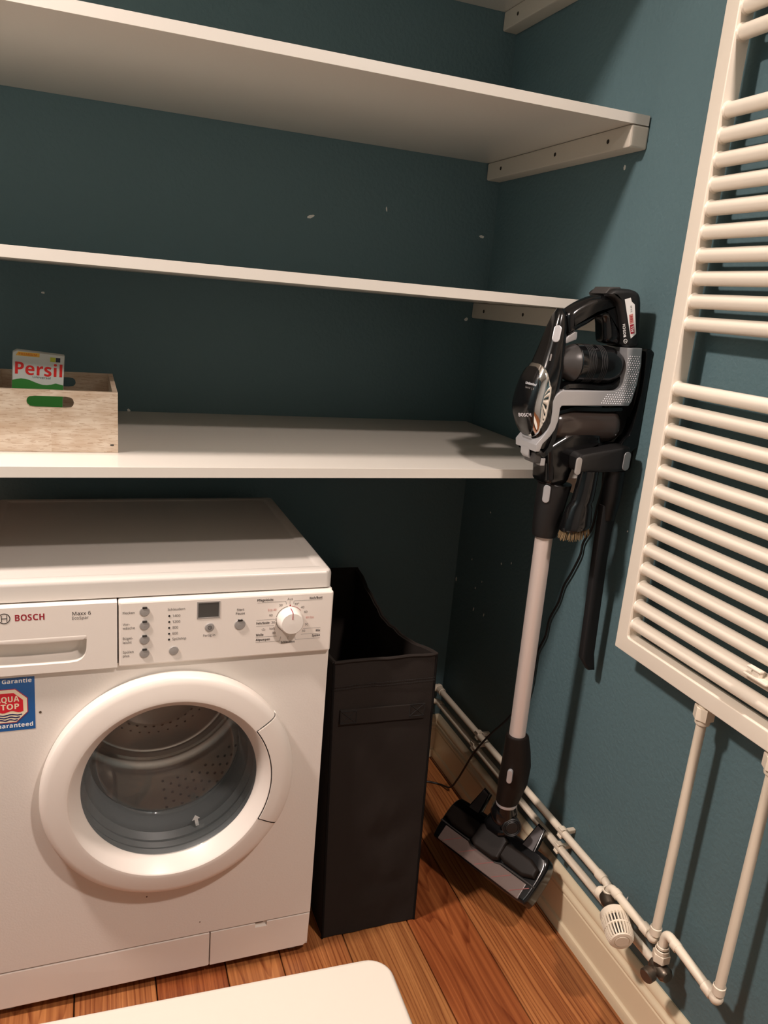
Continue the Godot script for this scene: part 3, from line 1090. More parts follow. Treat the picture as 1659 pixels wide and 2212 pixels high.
# ---------------------------------------------------------------- towel radiator
func radiator() -> void:
	var t := thing("towel_radiator", "white towel radiator of round tubes in a flat frame on the right wall", "radiator", Vector3(-0.047, 0.7357, 1.1))
	var xf := -0.062
	var xb := -0.032
	var z0 := 0.8032
	var z1 := 1.405
	var yb := 0.7357
	var yt := 2.16
	var w := 0.030
	# frame drawn as a plate with a rounded opening, swept in depth
	var s := Shape.new()
	var outer := []
	var inner := []
	var rr := 0.006
	for c in [[z0, yb, PI], [z1, yb, 1.5 * PI], [z1, yt, 0.0], [z0, yt, 0.5 * PI]]:
		for j in 5:
			var a: float = c[2] + j * PI / 8
			var sz := 1.0 if c[0] == z0 else -1.0
			var sy := 1.0 if c[1] == yb else -1.0
			outer.append(Vector2(c[0] + sz * 0.003 + cos(a) * 0.003, c[1] + sy * 0.003 + sin(a) * 0.003))
			inner.append(Vector2(c[0] + sz * (w + rr) + cos(a) * rr, c[1] + sy * (w + rr) + sin(a) * rr))
	var rings := []
	var grow := func(base: Array, d: float, x: float) -> PackedVector3Array:
		var q := PackedVector3Array()
		var pp := PackedVector2Array(base)
		for p in Shape.inset(pp, d): q.append(Vector3(x, p.y, p.x))
		return q
	rings.append(grow.call(inner, 0.0, xb))
	rings.append(grow.call(inner, 0.0, xf + 0.0022))
	rings.append(grow.call(inner, -0.0007, xf + 0.0007))
	rings.append(grow.call(inner, -0.0022, xf))
	rings.append(grow.call(outer, 0.002, xf))
	rings.append(grow.call(outer, 0.0006, xf + 0.0006))
	rings.append(grow.call(outer, 0.0, xf + 0.002))
	rings.append(grow.call(outer, 0.0, xb))
	rings.append(grow.call(inner, 0.0, xb))
	s.loft(rings, false, false, true, false)
	s.outward(0)
	part("frame", s, M.radiator, t, "", 32.0)
	for k in 38:
		if k in [13, 14, 25, 26, 33, 34]: continue
		var y := 0.7916 + 0.0362 * k
		if y > yt - 0.045: break
		s = Shape.new()
		s.lathe([[0.0118, z0 + w - 0.004], [0.0118, z1 - w + 0.004]], 24, Transform3D(Basis(Vector3.RIGHT, Vector3(0, 0, 1), Vector3(0, -1, 0)), Vector3(-0.0465, y, 0)), false)
		var tube := part("tube", s, M.radiator, t, "", 40.0)
		# weld collars where the tube meets the frame
		for e in [[z0 + w - 0.001, 1.0], [z1 - w + 0.001, -1.0]]:
			s = Shape.new()
			s.lathe([[0.0142, e[0]], [0.0138, e[0] + 0.0016 * e[1]], [0.0124, e[0] + 0.0036 * e[1]], [0.0117, e[0] + 0.0042 * e[1]]], 20, Transform3D(Basis(Vector3.RIGHT, Vector3(0, 0, 1), Vector3(0, -1, 0)), Vector3(-0.0465, y, 0)), false)
			part("weld_collar", s, M.radiator, tube)
	# wall brackets between the tubes
	for b in [[1.205, 0.8460, 0.0], [1.205, 1.768, 0.0]]:
		s = Shape.new()
		s.box(Vector3(-0.056, b[1] - 0.012, b[0] - 0.016), Vector3(-0.0005, b[1] + 0.012, b[0] + 0.016), 0.004)
		s.box(Vector3(-0.0605, b[1] - 0.004, b[0] - 0.024), Vector3(-0.054, b[1] + 0.004, b[0] + 0.024), 0.003)
		part("wall_bracket", s, M.radiator, t)
	# small clip on the second and third tube
	s = Shape.new()
	s.box(Vector3(-0.066, 0.8425, 1.108), Vector3(-0.056, 0.8465, 1.134), 0.0016)
	s.box(Vector3(-0.067, 0.8290, 1.104), Vector3(-0.056, 0.8345, 1.150), 0.0024)
	s.box(Vector3(-0.064, 0.833, 1.118), Vector3(-0.05, 0.844, 1.132), 0.002)
	part("bracket_clip", s, M.radiator, t)
	# two unions under the bottom rail
	for z in [1.031, 1.178]:
		s = Shape.new()
		s.prism(disc(Vector2.ZERO, 0.0172, 6), Transform3D(Basis(Vector3.RIGHT, Vector3(0, 0, -1), Vector3.UP), Vector3(-0.0475, 0.7085, z)), 0.0225, 0.0015)
		s.lathe([[0.0001, 0.700], [0.0118, 0.700], [0.0125, 0.7025], [0.0125, 0.712], [0.010, 0.736], [0.0001, 0.736]], 20, Transform3D(Basis(), Vector3(-0.0475, 0, z)))
		part("union_nut", s, M.pipe, t)


func rounded(path: Array, r: float, n := 6) -> Array:
	var out := [path[0]]
	for i in range(1, path.size() - 1):
		var p: Vector3 = path[i]
		var a: Vector3 = p + (path[i - 1] - p).normalized() * r
		var b: Vector3 = p + (path[i + 1] - p).normalized() * r
		for k in n + 1:
			var f := k / float(n)
			out.append(a.lerp(p, f).lerp(p.lerp(b, f), f))
	out.append(path[path.size() - 1])
	return out


func collar(s: Shape, at: Vector3, dir: Vector3, r: float, length: float) -> void:
	s.lathe([[r - 0.0015, -length / 2], [r, -length / 2 + 0.001], [r, length / 2 - 0.001], [r - 0.0015, length / 2]], 16, along(dir, at))


func pipes() -> void:
	var r := 0.0083
	# upper run from the corner to the thermostat valve
	var t := thing("heating_pipe", "upper of the two white heating pipes running above the skirting", "pipe", Vector3(-0.03, 0.242, 0.45), "white heating pipes")
	var s := Shape.new()
	s.tube(rounded([Vector3(-0.55, 0.242, 0.034), Vector3(-0.032, 0.242, 0.034), Vector3(-0.03, 0.242, 0.866), Vector3(-0.030, 0.2365, 0.874), Vector3(-0.052, 0.2365, 0.876)], 0.010), r, 14)
	part("pipe", s, M.pipe, t)
	s = Shape.new()
	collar(s, Vector3(-0.03, 0.242, 0.845), Vector3(0, 0, 1), 0.0102, 0.022)
	part("collar", s, M.pipe, t)
	s = Shape.new()
	collar(s, Vector3(-0.046, 0.242, 0.034), Vector3(1, 0, 0), 0.0108, 0.024)
	part("collar", s, M.pipe, t)
	s = Shape.new()
	collar(s, Vector3(-0.032, 0.242, 0.055), Vector3(0, 0, 1), 0.0108, 0.022)
	part("collar", s, M.pipe, t)
	s = Shape.new()
	s.ball(Vector3(-0.030, 0.242, 0.036), 0.0118, 14)
	part("elbow", s, M.pipe, t)
	# lower run to the return valve
	t = thing("heating_pipe", "lower of the two white heating pipes, passing behind the thermostat head", "pipe", Vector3(-0.03, 0.2, 0.5), "white heating pipes")
	s = Shape.new()
	s.tube(rounded([Vector3(-0.55, 0.2, 0.034), Vector3(-0.032, 0.2, 0.034), Vector3(-0.03, 0.2, 1.05)], 0.018), r, 14)
	part("pipe", s, M.pipe, t)
	s = Shape.new()
	collar(s, Vector3(-0.055, 0.2, 0.034), Vector3(1, 0, 0), 0.0098, 0.022)
	part("collar", s, M.pipe, t)
	s = Shape.new()
	collar(s, Vector3(-0.031, 0.2, 0.062), Vector3(0, 0, 1), 0.0098, 0.016)
	part("collar", s, M.pipe, t)
	# pipe clips
	for c in [[0.242, 0.300, "upper heating pipe clip near the corner, under the black cable"], [0.200, 0.285, "lower heating pipe clip near the corner, under the black cable"], [0.242, 0.704, "upper heating pipe clip to the right of the vacuum head"], [0.200, 0.700, "lower heating pipe clip to the right of the vacuum head"]]:
		var k := thing("pipe_clip", "white plastic " + c[2], "clip", Vector3(-0.005, c[0], c[1]), "pipe clips")
		s = Shape.new()
		s.box(Vector3(-0.0215, c[0] - 0.005, c[1] - 0.0055), Vector3(-0.0003, c[0] + 0.005, c[1] + 0.0055), 0.002)
		part("base", s, M.pipe, k)
		s = Shape.new()
		for sg in [1.0, -1.0]:
			var arc := PackedVector2Array()
			for j in 7:
				var a: float = deg_to_rad(lerpf(30.0, 150.0, j / 6.0)) * sg
				arc.append(Vector2(cos(a + PI / 2 - PI / 2), sin(a)) * 0.0112)
			for j in range(6, -1, -1):
				var a: float = deg_to_rad(lerpf(30.0, 150.0, j / 6.0)) * sg
				arc.append(Vector2(cos(a), sin(a)) * 0.0088)
			s.prism(arc, Transform3D(Basis(Vector3(1, 0, 0), Vector3.UP, Vector3(0, 0, 1)), Vector3(-0.03, c[0], c[1] - 0.007)), 0.014)
			s.box(Vector3(-0.040, c[0] + sg * 0.0095 - 0.0012, c[1] - 0.007), Vector3(-0.032, c[0] + sg * 0.0095 + 0.0012, c[1] + 0.007))
		part("jaws", s, M.pipe, k)
	# the two connections up to the radiator
	t = thing("radiator_pipe", "white pipe bent up from the thermostat valve to the radiator", "pipe", Vector3(-0.05, 0.262, 1.03), "radiator connection pipes")
	s = Shape.new()
	s.tube(rounded([Vector3(-0.054, 0.252, 0.899), Vector3(-0.052, 0.269, 0.900), Vector3(-0.05, 0.262, 1.028), Vector3(-0.048, 0.712, 1.031)], 0.012), r, 14)
	part("pipe", s, M.pipe, t)
	s = Shape.new()
	collar(s, Vector3(-0.05, 0.264, 1.006), Vector3(0, 0, 1), 0.0103, 0.02)
	part("collar", s, M.pipe, t)
	s = Shape.new()
	collar(s, Vector3(-0.05, 0.282, 1.028), Vector3.UP, 0.0103, 0.016)
	part("collar", s, M.pipe, t)
	s = Shape.new()
	s.ball(Vector3(-0.05, 0.266, 1.0255), 0.0116, 14)
	part("elbow", s, M.pipe, t)
	s = Shape.new()
	collar(s, Vector3(-0.0515, 0.2675, 0.920), Vector3(0, -0.05, 1), 0.0098, 0.014)
	part("collar", s, M.pipe, t)
	t = thing("radiator_pipe", "white pipe rising from the return valve to the radiator, rightmost in the photo", "pipe", Vector3(-0.05, 0.285, 1.178), "radiator connection pipes")
	s = Shape.new()
	s.tube(rounded([Vector3(-0.052, 0.268, 1.052), Vector3(-0.05, 0.300, 1.053), Vector3(-0.05, 0.282, 1.178), Vector3(-0.048, 0.712, 1.178)], 0.014), r, 14)
	part("pipe", s, M.pipe, t)
	s = Shape.new()
	collar(s, Vector3(-0.05, 0.2845, 1.160), Vector3(0, -0.14, 1), 0.0103, 0.02)
	part("collar", s, M.pipe, t)
	s = Shape.new()
	collar(s, Vector3(-0.05, 0.303, 1.178), Vector3.UP, 0.0103, 0.016)
	part("collar", s, M.pipe, t)
	s = Shape.new()
	s.ball(Vector3(-0.05, 0.2855, 1.1765), 0.0116, 14)
	part("elbow", s, M.pipe, t)
	s = Shape.new()
	collar(s, Vector3(-0.05, 0.2950, 1.078), Vector3(0, -0.14, 1), 0.0098, 0.014)
	part("collar", s, M.pipe, t)
	# thermostat valve
	t = thing("thermostat_valve", "white ribbed thermostat head on a dark metal valve above the skirting", "valve", Vector3(-0.055, 0.235, 0.9))
	s = Shape.new()
	s.lathe([[0.0001, 0.0], [0.0105, 0.0], [0.013, 0.004], [0.013, 0.020], [0.010, 0.026], [0.0001, 0.026]], 20, along(Vector3(0.2, 0.1, 1), Vector3(-0.056, 0.236, 0.872)))
	part("elbow", s, M.pipe, t)
	var ax := Vector3(-0.034, -0.016, 0.098).normalized()
	var base := Vector3(-0.0545, 0.2440, 0.9030)
	s = Shape.new()
	s.lathe([[0.0001, -0.012], [0.012, -0.012], [0.0165, -0.006], [0.0165, 0.008], [0.0135, 0.016], [0.0145, 0.022], [0.0205, 0.029], [0.0215, 0.034], [0.0001, 0.034]], 24, along(ax, base))
	s.lathe([[0.0001, 0.0], [0.011, 0.0], [0.011, 0.014], [0.0001, 0.014]], 18, along(Vector3.UP, Vector3(-0.0545, 0.236, 0.898)))
	part("valve_body", s, M.brass_dark, t)
	s = Shape.new()
	s.prism(disc(Vector2.ZERO, 0.0135, 6), along(Vector3.UP, Vector3(-0.054, 0.244, 0.899)) * Transform3D(Basis(Vector3.RIGHT, Vector3(0, 0, -1), Vector3.UP), Vector3.ZERO), 0.009, 0.001)
	collar(s, Vector3(-0.054, 0.2575, 0.899), Vector3.UP, 0.0108, 0.006)
	part("union_nut", s, M.pipe, t)
	var head := along(ax, base)
	s = Shape.new()
	s.lathe([[0.0001, 0.031], [0.0230, 0.031], [0.0258, 0.034], [0.0266, 0.047], [0.0240, 0.049], [0.0180, 0.050], [0.0165, 0.088], [0.0001, 0.088]], 36, head)
	var hd := part("thermostat_head", s, M.pipe, t)
	s = Shape.new()
	for k in 26:
		var w := TAU * k / 26.0
		var d := Vector3(cos(w), 0, sin(w))
		var side := Vector3(-sin(w), 0, cos(w)) * 0.00135
		var rows := []
		for p in [[0.0266, 0.046], [0.0270, 0.051], [0.0256, 0.080], [0.0230, 0.089], [0.0195, 0.0925]]:
			var q := PackedVector3Array()
			var o: Vector3 = d * p[0] + Vector3(0, p[1], 0)
			var inn: Vector3 = d * (p[0] - 0.005) + Vector3(0, p[1], 0)
			q.append(head * (inn - side)); q.append(head * (o - side)); q.append(head * (o + side)); q.append(head * (inn + side))
			rows.append(q)
		s.loft(rows)
	part("rib", s, M.pipe, hd).set_meta("kind", "stuff")
	s = Shape.new()
	s.lathe([[0.0262, 0.066], [0.0262, 0.0695], [0.022, 0.0695]], 36, head, false)
	part("grip_band", s, M.pipe, hd)
	s = Shape.new()
	s.lathe([[0.0001, 0.0938], [0.0125, 0.0938], [0.0130, 0.0930], [0.0140, 0.0920], [0.0145, 0.0934], [0.0200, 0.0926], [0.0212, 0.090], [0.017, 0.088], [0.0001, 0.088]], 32, head)
	part("end_cap", s, M.pipe, hd)
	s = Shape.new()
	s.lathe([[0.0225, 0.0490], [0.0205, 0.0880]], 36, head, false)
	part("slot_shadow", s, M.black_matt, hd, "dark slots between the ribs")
	# return valve
	t = thing("return_valve", "dark metal return valve with white union nut right of the thermostat head", "valve", Vector3(-0.05, 0.225, 1.055))
	s = Shape.new()
	s.lathe([[0.0001, -0.020], [0.0125, -0.020], [0.0140, -0.016], [0.0140, 0.012], [0.010, 0.018], [0.0001, 0.018]], 22, along(Vector3(0, 0, 1), Vector3(-0.050, 0.2235, 1.058)))
	s.lathe([[0.0001, 0.0], [0.010, 0.0], [0.010, 0.016], [0.0135, 0.018], [0.0135, 0.030], [0.0115, 0.032], [0.0001, 0.032]], 22, along(Vector3(-0.85, -0.1, 0.15), Vector3(-0.052, 0.2215, 1.052)))
	s.lathe([[0.0001, 0.0], [0.011, 0.0], [0.011, 0.02], [0.0001, 0.02]], 18, along(Vector3.UP, Vector3(-0.051, 0.226, 1.0525)))
	part("valve_body", s, M.brass_dark, t)
	s = Shape.new()
	s.prism(disc(Vector2.ZERO, 0.0158, 6), Transform3D(Basis(Vector3.RIGHT, Vector3(0, 0, -1), Vector3.UP), Vector3(-0.051, 0.2415, 1.0525)), 0.016, 0.0012)
	collar(s, Vector3(-0.0515, 0.262, 1.0525), Vector3.UP, 0.0125, 0.008)
	collar(s, Vector3(-0.0515, 0.270, 1.0525), Vector3.UP, 0.0108, 0.006)
	part("union_nut", s, M.pipe, t)


# ---------------------------------------------------------------- vacuum cleaner, dock, tools, cable
func pod_rows() -> Array:
	# y, front x, rear x, half width in z
	return [[1.0895, -0.2150, -0.1900, 0.026], [1.108, -0.2237, -0.1850, 0.033], [1.1265, -0.2360, -0.1810, 0.037], [1.1530, -0.2475, -0.1835, 0.0395], [1.1700, -0.2495, -0.1840, 0.0400], [1.1920, -0.2455, -0.1815, 0.0395], [1.2150, -0.2398, -0.1785, 0.0375], [1.2400, -0.2272, -0.1765, 0.0335], [1.2760, -0.2165, -0.1785, 0.0270], [1.3100, -0.2079, -0.1785, 0.0205], [1.3310, -0.2010, -0.1805, 0.0150], [1.3420, -0.1955, -0.1850, 0.0080]]


func pod_point(y: float, ang: float, off: float) -> Vector3:
	var rows := pod_rows()
	var k := 0
	while k < rows.size() - 2 and y > rows[k + 1][0]: k += 1
	var a: Array = rows[k]
	var b: Array = rows[k + 1]
	var f := clampf((y - a[0]) / (b[0] - a[0]), 0.0, 1.0)
	var xl := lerpf(a[1], b[1], f)
	var xr := lerpf(a[2], b[2], f)
	var w := lerpf(a[3], b[3], f)
	var c := (xl + xr) / 2
	var h := (xr - xl) / 2
	# squarish oval, angle 0 looks to -x, 90 degrees to +z
	var ca := cos(ang)
	var sa := sin(ang)
	var e := 0.72
	var px := -signf(ca) * pow(absf(ca), e) * h
	var pz := signf(sa) * pow(absf(sa), e) * w
	var o := Vector3(px / maxf(h, 0.01), 0, pz / maxf(w, 0.01)).normalized() * off
	return Vector3(c + px, y, 0.66 + pz) + o


func pod_cap(y0: float, y1: float, spread: float, lift: float, shift := 0.0) -> Shape:
	var s := Shape.new()
	var rows := []
	var ny := 22
	for i in ny + 1:
		var t := -cos(PI * i / ny)
		var y := lerpf(y0, y1, (t + 1) / 2)
		var a := spread * sqrt(maxf(0.0, 1.0 - pow(absf(t), 2.6))) + 0.01
		var q := PackedVector3Array()
		for j in 19:
			var u := j / 9.0 - 1.0
			var edge := minf(minf(i, ny - i), minf(j, 18 - j))
			q.append(pod_point(y, shift + a * u, lift if edge >= 1 else -0.0008))
		rows.append(q)
	s.loft(rows, false, false, false, false)
	return s


func vacuum() -> void:
	var zc := 0.66
	# --- wall dock with accessory holder
	var t := thing("wall_dock", "black wall dock behind the vacuum cleaner, with a tool holder below", "wall bracket", Vector3(-0.012, 1.05, 0.65))
	var s := Shape.new()
	s.prism(chaikin(pts([0.585, 1.10, 0.600, 1.275, 0.615, 1.284, 0.672, 1.282, 0.686, 1.276, 0.690, 1.262, 0.688, 1.16, 0.686, 1.095, 0.680, 1.045, 0.62, 1.045]), 2), Transform3D(Basis(Vector3(0, 0, 1), Vector3.UP, Vector3(-1, 0, 0)), Vector3(-0.0005, 0, 0)), 0.0185, 0.006)
	part("back_plate", s, M.black_matt, t)
	s = Shape.new()
	s.prism(chaikin(pts([-0.021, 1.283, -0.0005, 1.283, -0.0005, 1.268, -0.0005, 1.176, -0.0005, 1.123, -0.0005, 1.09, -0.050, 1.083, -0.036, 1.113, -0.022, 1.124, -0.0174, 1.170, -0.013, 1.213, -0.017, 1.268]), 1), at_z(0.672), 0.027, 0.004)
	part("side_arm", s, M.black, t)
	s = Shape.new()
	s.prism(chaikin(pts([-0.148, 1.086, -0.120, 1.092, -0.070, 1.100, -0.036, 1.105, -0.032, 1.09, -0.030, 1.060, -0.038, 1.0535, -0.139, 1.0515, -0.147, 1.060]), 1), at_z(0.680), 0.0445, 0.007)
	s.box(Vector3(-0.060, 1.050, 0.640), Vector3(-0.0005, 1.098, 0.690), 0.005)
	part("tool_holder", s, M.black_matt, t)
	for b in [[-0.0425, 1.0760, 0.0075, M.silver], [-0.1475, 1.0655, 0.006, M.button]]:
		s = Shape.new()
		s.prism(stadium(Vector2(b[0], b[1]), 0.0105, b[2], Vector2(0.02, 1).normalized()), at_z(0.722), 0.0042, 0.0012)
		part("release_button", s, b[3], t)
	# --- crevice nozzle
	t = thing("crevice_nozzle", "long flat black crevice nozzle hanging from the wall dock", "nozzle", Vector3(-0.035, 0.633, 0.70))
	s = Shape.new()
	s.lathe([[0.0001, 0.955], [0.014, 0.955], [0.0185, 0.985], [0.0195, 1.0], [0.0195, 1.0535], [0.0001, 1.0535]], 22, Transform3D(Basis(), Vector3(-0.046, 0, 0.70)))
	part("socket", s, M.black_matt, t)
	s = Shape.new()
	s.prism(pts([-0.0300, 0.985, -0.0355, 0.93, -0.0352, 0.885, -0.0285, 0.67, -0.0212, 0.634, -0.0215, 0.6332, -0.0362, 0.6335, -0.0571, 0.6626, -0.0645, 0.8856, -0.0665, 0.985]), at_z(0.692), 0.017, 0.0035)
	part("shaft", s, M.black_rubber, t)
	# --- dusting brush
	t = thing("dusting_brush", "black dusting brush with tan bristles hanging left of the crevice nozzle", "brush", Vector3(-0.122, 0.93, 0.70))
	s = Shape.new()
	var rows := []
	for r in [[1.055, -0.114, 0.019, 0.017], [1.020, -0.116, 0.020, 0.019], [1.0, -0.118, 0.021, 0.019], [0.992, -0.121, 0.0205, 0.018], [0.984, -0.122, 0.0255, 0.020], [0.965, -0.124, 0.0285, 0.023], [0.952, -0.126, 0.0310, 0.026], [0.944, -0.126, 0.0300, 0.025]]:
		var q := PackedVector3Array()
		for k in 26:
			var a := TAU * k / 26
			q.append(Vector3(r[1] + cos(a) * r[2], r[0] + cos(a) * (0.006 if r[0] < 0.96 else 0.0), 0.712 + sin(a) * r[3]))
		rows.append(q)
	s.loft(rows)
	part("body", s, M.black, t)
	s = Shape.new()
	for k in 240:
		var a := TAU * rng.randf()
		var rad := sqrt(rng.randf_range(0.45, 1.0))
		var p := Vector3(-0.126 + cos(a) * 0.027 * rad, 0.946 + cos(a) * 0.006, 0.712 + sin(a) * 0.022 * rad)
		var e := p + Vector3(cos(a) * 0.003 + rng.randf_range(-0.002, 0.002), -rng.randf_range(0.015, 0.022), sin(a) * 0.003)
		s.tube([p, e], 0.0006, 3, false)
	part("bristles", s, M.bristle, t).set_meta("kind", "stuff")
	# --- the vacuum cleaner itself
	t = thing("vacuum_cleaner", "black and silver cordless stick vacuum cleaner hanging on the right wall", "vacuum cleaner", Vector3(-0.15, 0.08, zc))
	# main body behind the belts
	s = Shape.new()
	s.prism(chaikin(pts([-0.062, 1.281, -0.030, 1.281, -0.028, 1.22, -0.036, 1.17, -0.045, 1.16, -0.185, 1.16, -0.196, 1.12, -0.215, 1.09, -0.200, 1.085, -0.190, 1.12, -0.194, 1.175, -0.186, 1.206, -0.165, 1.216, -0.078, 1.212, -0.058, 1.23, -0.056, 1.26]), 1), at_z(0.630), 0.062, 0.01)
	var bodyp := part("main_body", s, M.black, t)
	# nose pod
	s = Shape.new()
	rows = []
	for r in pod_rows():
		var q := PackedVector3Array()
		for k in 32: q.append(pod_point(r[0], TAU * k / 32, 0.0))
		rows.append(q)
	s.loft(rows)
	var pod := part("nose_pod", s, M.black, t, "", 60.0)
	part("chrome_surround", pod_cap(1.108, 1.2435, deg_to_rad(98), 0.0022), M.chrome, pod, "chrome oval surround", 60.0)
	part("front_cover", pod_cap(1.1115, 1.2375, deg_to_rad(60), 0.0048), M.black, pod, "", 60.0)
	var wa := deg_to_rad(24)
	var nrm := (pod_point(1.151, wa, 0.01) - pod_point(1.151, wa, 0.0)).normalized()
	var lean := (pod_point(1.155, wa, 0.0) - pod_point(1.147, wa, 0.0)).normalized()
	var fx := Transform3D(Basis(lean.cross(nrm).normalized(), lean, nrm).orthonormalized(), pod_point(1.1512, wa, 0.0054))
	text("BOSCH", 0.0066, M.silver_print, pod, fx, 0, 0.026, true)
	nrm = (pod_point(1.206, wa, 0.01) - pod_point(1.206, wa, 0.0)).normalized()
	lean = (pod_point(1.210, wa, 0.0) - pod_point(1.202, wa, 0.0)).normalized()
	fx = Transform3D(Basis(lean.cross(nrm).normalized(), lean, nrm).orthonormalized(), pod_point(1.2075, wa, 0.0056))
	text("Unlimited", 0.0042, M.silver_print, pod, fx, 0, 0.022)
	fx.origin = pod_point(1.1995, wa, 0.0056)
	text("Serie | 8", 0.0036, M.print_grey, pod, fx, 0, 0.018)
	# release button and lamp on the spine
	s = Shape.new()
	var bn := pod_point(1.297, deg_to_rad(62), 0.001)
	var bdir := (pod_point(1.310, deg_to_rad(62), 0.0) - pod_point(1.285, deg_to_rad(62), 0.0)).normalized()
	var bout := (pod_point(1.297, deg_to_rad(62), 0.01) - pod_point(1.297, deg_to_rad(62), 0.0)).normalized()
	s.prism(stadium(Vector2.ZERO, 0.0085, 0.0070, Vector2(0, 1)), Transform3D(Basis(bdir.cross(bout), bdir, bout).orthonormalized(), bn - bout * 0.003), 0.0052, 0.0014)
	part("latch_button", s, M.silver, pod)
	s = Shape.new()
	bn = pod_point(1.2555, deg_to_rad(58), 0.0)
	s.prism(stadium(Vector2.ZERO, 0.005, 0.0014, Vector2(0, 1)), Transform3D(Basis(bdir.cross(bout), bdir, bout).orthonormalized(), bn - bout * 0.002), 0.003)
	part("charge_lamp", s, M.print_grey, pod)
	# handle loop
	s = Shape.new()
	s.prism(chaikin(pts([-0.1860, 1.3370, -0.1611, 1.3550, -0.1345, 1.3679, -0.1159, 1.3724, -0.1006, 1.3790, -0.0780, 1.3800, -0.0560, 1.3700, -0.0470, 1.3400, -0.0440, 1.2950, -0.0400, 1.2820, -0.0470, 1.2500, -0.0590, 1.2520, -0.0500, 1.2884, -0.0640, 1.2865, -0.0962, 1.2854, -0.1010, 1.3000, -0.1077, 1.3343, -0.1200, 1.3310, -0.1292, 1.3247, -0.1420, 1.3160, -0.1554, 1.3089, -0.1789, 1.2924, -0.1832, 1.3180]), 2), at_z(0.6405), 0.041, 0.0125, 3)
	part("handle", s, M.black, t)
	s = Shape.new()
	s.prism(chaikin(pts([-0.1795, 1.2934, -0.1552, 1.3079, -0.1534, 1.2900, -0.1603, 1.2876, -0.1790, 1.2795]), 1), at_z(0.650), 0.022, 0.003)
	part("trigger", s, M.silver, t)
	# motor barrel with conical end
	s = Shape.new()
	var prof := [[0.0001, -0.1985], [0.010, -0.1970], [0.0165, -0.1925], [0.0300, -0.1700], [0.0335, -0.1625], [0.0345, -0.1575], [0.0330, -0.1555]]
	s.lathe(prof, 40, Transform3D(Basis(Vector3(0, 1, 0), Vector3(1, 0, 0), Vector3(0, 0, -1)), Vector3(0, 1.2475, 0.670)))
	part("motor_cone", s, M.dark_grey, t)
	s = Shape.new()
	var bxf := Transform3D(Basis(Vector3(0, 1, 0), Vector3(1, 0, 0), Vector3(0, 0, -1)), Vector3(0, 1.2475, 0.670))
	prof = [[0.0330, -0.1565], [0.0352, -0.1550], [0.0356, -0.1450], [0.0356, -0.088], [0.0325, -0.072], [0.025, -0.060], [0.0001, -0.058]]
	s.lathe(prof, 44, bxf)
	var barrel := part("motor_barrel", s, M.black, t, "", 30.0)
	for g in 9:
		var x := -0.1420 + g * 0.0036 + (0.009 if g > 4 else 0.0)
		s = Shape.new()
		s.lathe([[0.0352, x - 0.0008], [0.0363, x - 0.0003], [0.0363, x + 0.0003], [0.0352, x + 0.0008]], 44, bxf, false)
		part("cooling_rib", s, M.black_rubber, barrel)
	# silver belt with raised dots
	s = Shape.new()
	var belt := pts([-0.0628, 1.2825, -0.0290, 1.2840, -0.0252, 1.2542, -0.0272, 1.2168, -0.0330, 1.1852, -0.0385, 1.1766, -0.0500, 1.1762, -0.1800, 1.1722, -0.1845, 1.1715, -0.1870, 1.1675, -0.1872, 1.1450, -0.1916, 1.1284, -0.1991, 1.1159, -0.2133, 1.1011, -0.2181, 1.0865, -0.2263, 1.0864, -0.2282, 1.0988, -0.2155, 1.1155, -0.2075, 1.1280, -0.2035, 1.1400, -0.2035, 1.1600, -0.2052, 1.1790, -0.2020, 1.1870, -0.1972, 1.1935, -0.1900, 1.1985, -0.1833, 1.2003, -0.0759, 1.2033, -0.0690, 1.2055, -0.0635, 1.2105, -0.0600, 1.2195, -0.0578, 1.2422, -0.0580, 1.2646])
	s.prism(belt, at_z(0.6245), 0.0750, 0.002)
	var sb := part("silver_belt", s, M.silver, t, "silver S-shaped side band", 30.0)
	s = Shape.new()
	var zone := pts([-0.057, 1.272, -0.0305, 1.272, -0.0285, 1.2542, -0.031, 1.2168, -0.0365, 1.187, -0.042, 1.1805, -0.1020, 1.1785, -0.0930, 1.1990, -0.0740, 1.1990, -0.0640, 1.2040, -0.0565, 1.2155, -0.0545, 1.2422])
	var iy := 0
	var y := 1.1800
	while y < 1.272:
		var x := -0.105 + (0.0026 if iy % 2 else 0.0)
		while x < -0.027:
			if Geometry2D.is_point_in_polygon(Vector2(x, y), zone):
				s.lathe([[0.0001, 0.0008], [0.0008, 0.0005], [0.0012, -0.0002]], 6, Transform3D(Basis(Vector3.RIGHT, Vector3(0, 0, 1), Vector3(0, -1, 0)), Vector3(x, y, 0.6996)), false)
			x += 0.0052
		y += 0.0040
		iy += 1
	part("raised_dots", s, M.silver_print, sb).set_meta("kind", "stuff")
	# battery with label
	s = Shape.new()
	s.prism(chaikin(pts([-0.1180, 1.3720, -0.1072, 1.3840, -0.0857, 1.3862, -0.0612, 1.3854, -0.0480, 1.3790, -0.0415, 1.3594, -0.0378, 1.3259, -0.0346, 1.2980, -0.0335, 1.2850, -0.0651, 1.2825, -0.0700, 1.3050, -0.0840, 1.3462, -0.0961, 1.3650]), 1), at_z(0.6240), 0.0715, 0.008, 3)
	var bat := part("battery", s, M.black_matt, t)
	s = Shape.new()
	s.prism(pts([-0.1180, 1.3745, -0.1085, 1.3868, -0.0860, 1.3885, -0.0830, 1.3845, -0.0990, 1.3720]), at_z(0.6360), 0.048, 0.003)
	part("battery_latch", s, M.dark_grey, bat)
	s = Shape.new()
	s.prism(pts([-0.0821, 1.3673, -0.0700, 1.3715, -0.0665, 1.3647, -0.0590, 1.3604, -0.0455, 1.3090, -0.0555, 1.3000]), at_z(0.6950), 0.0009)
	var lab := part("battery_label", s, M.print_white, bat)
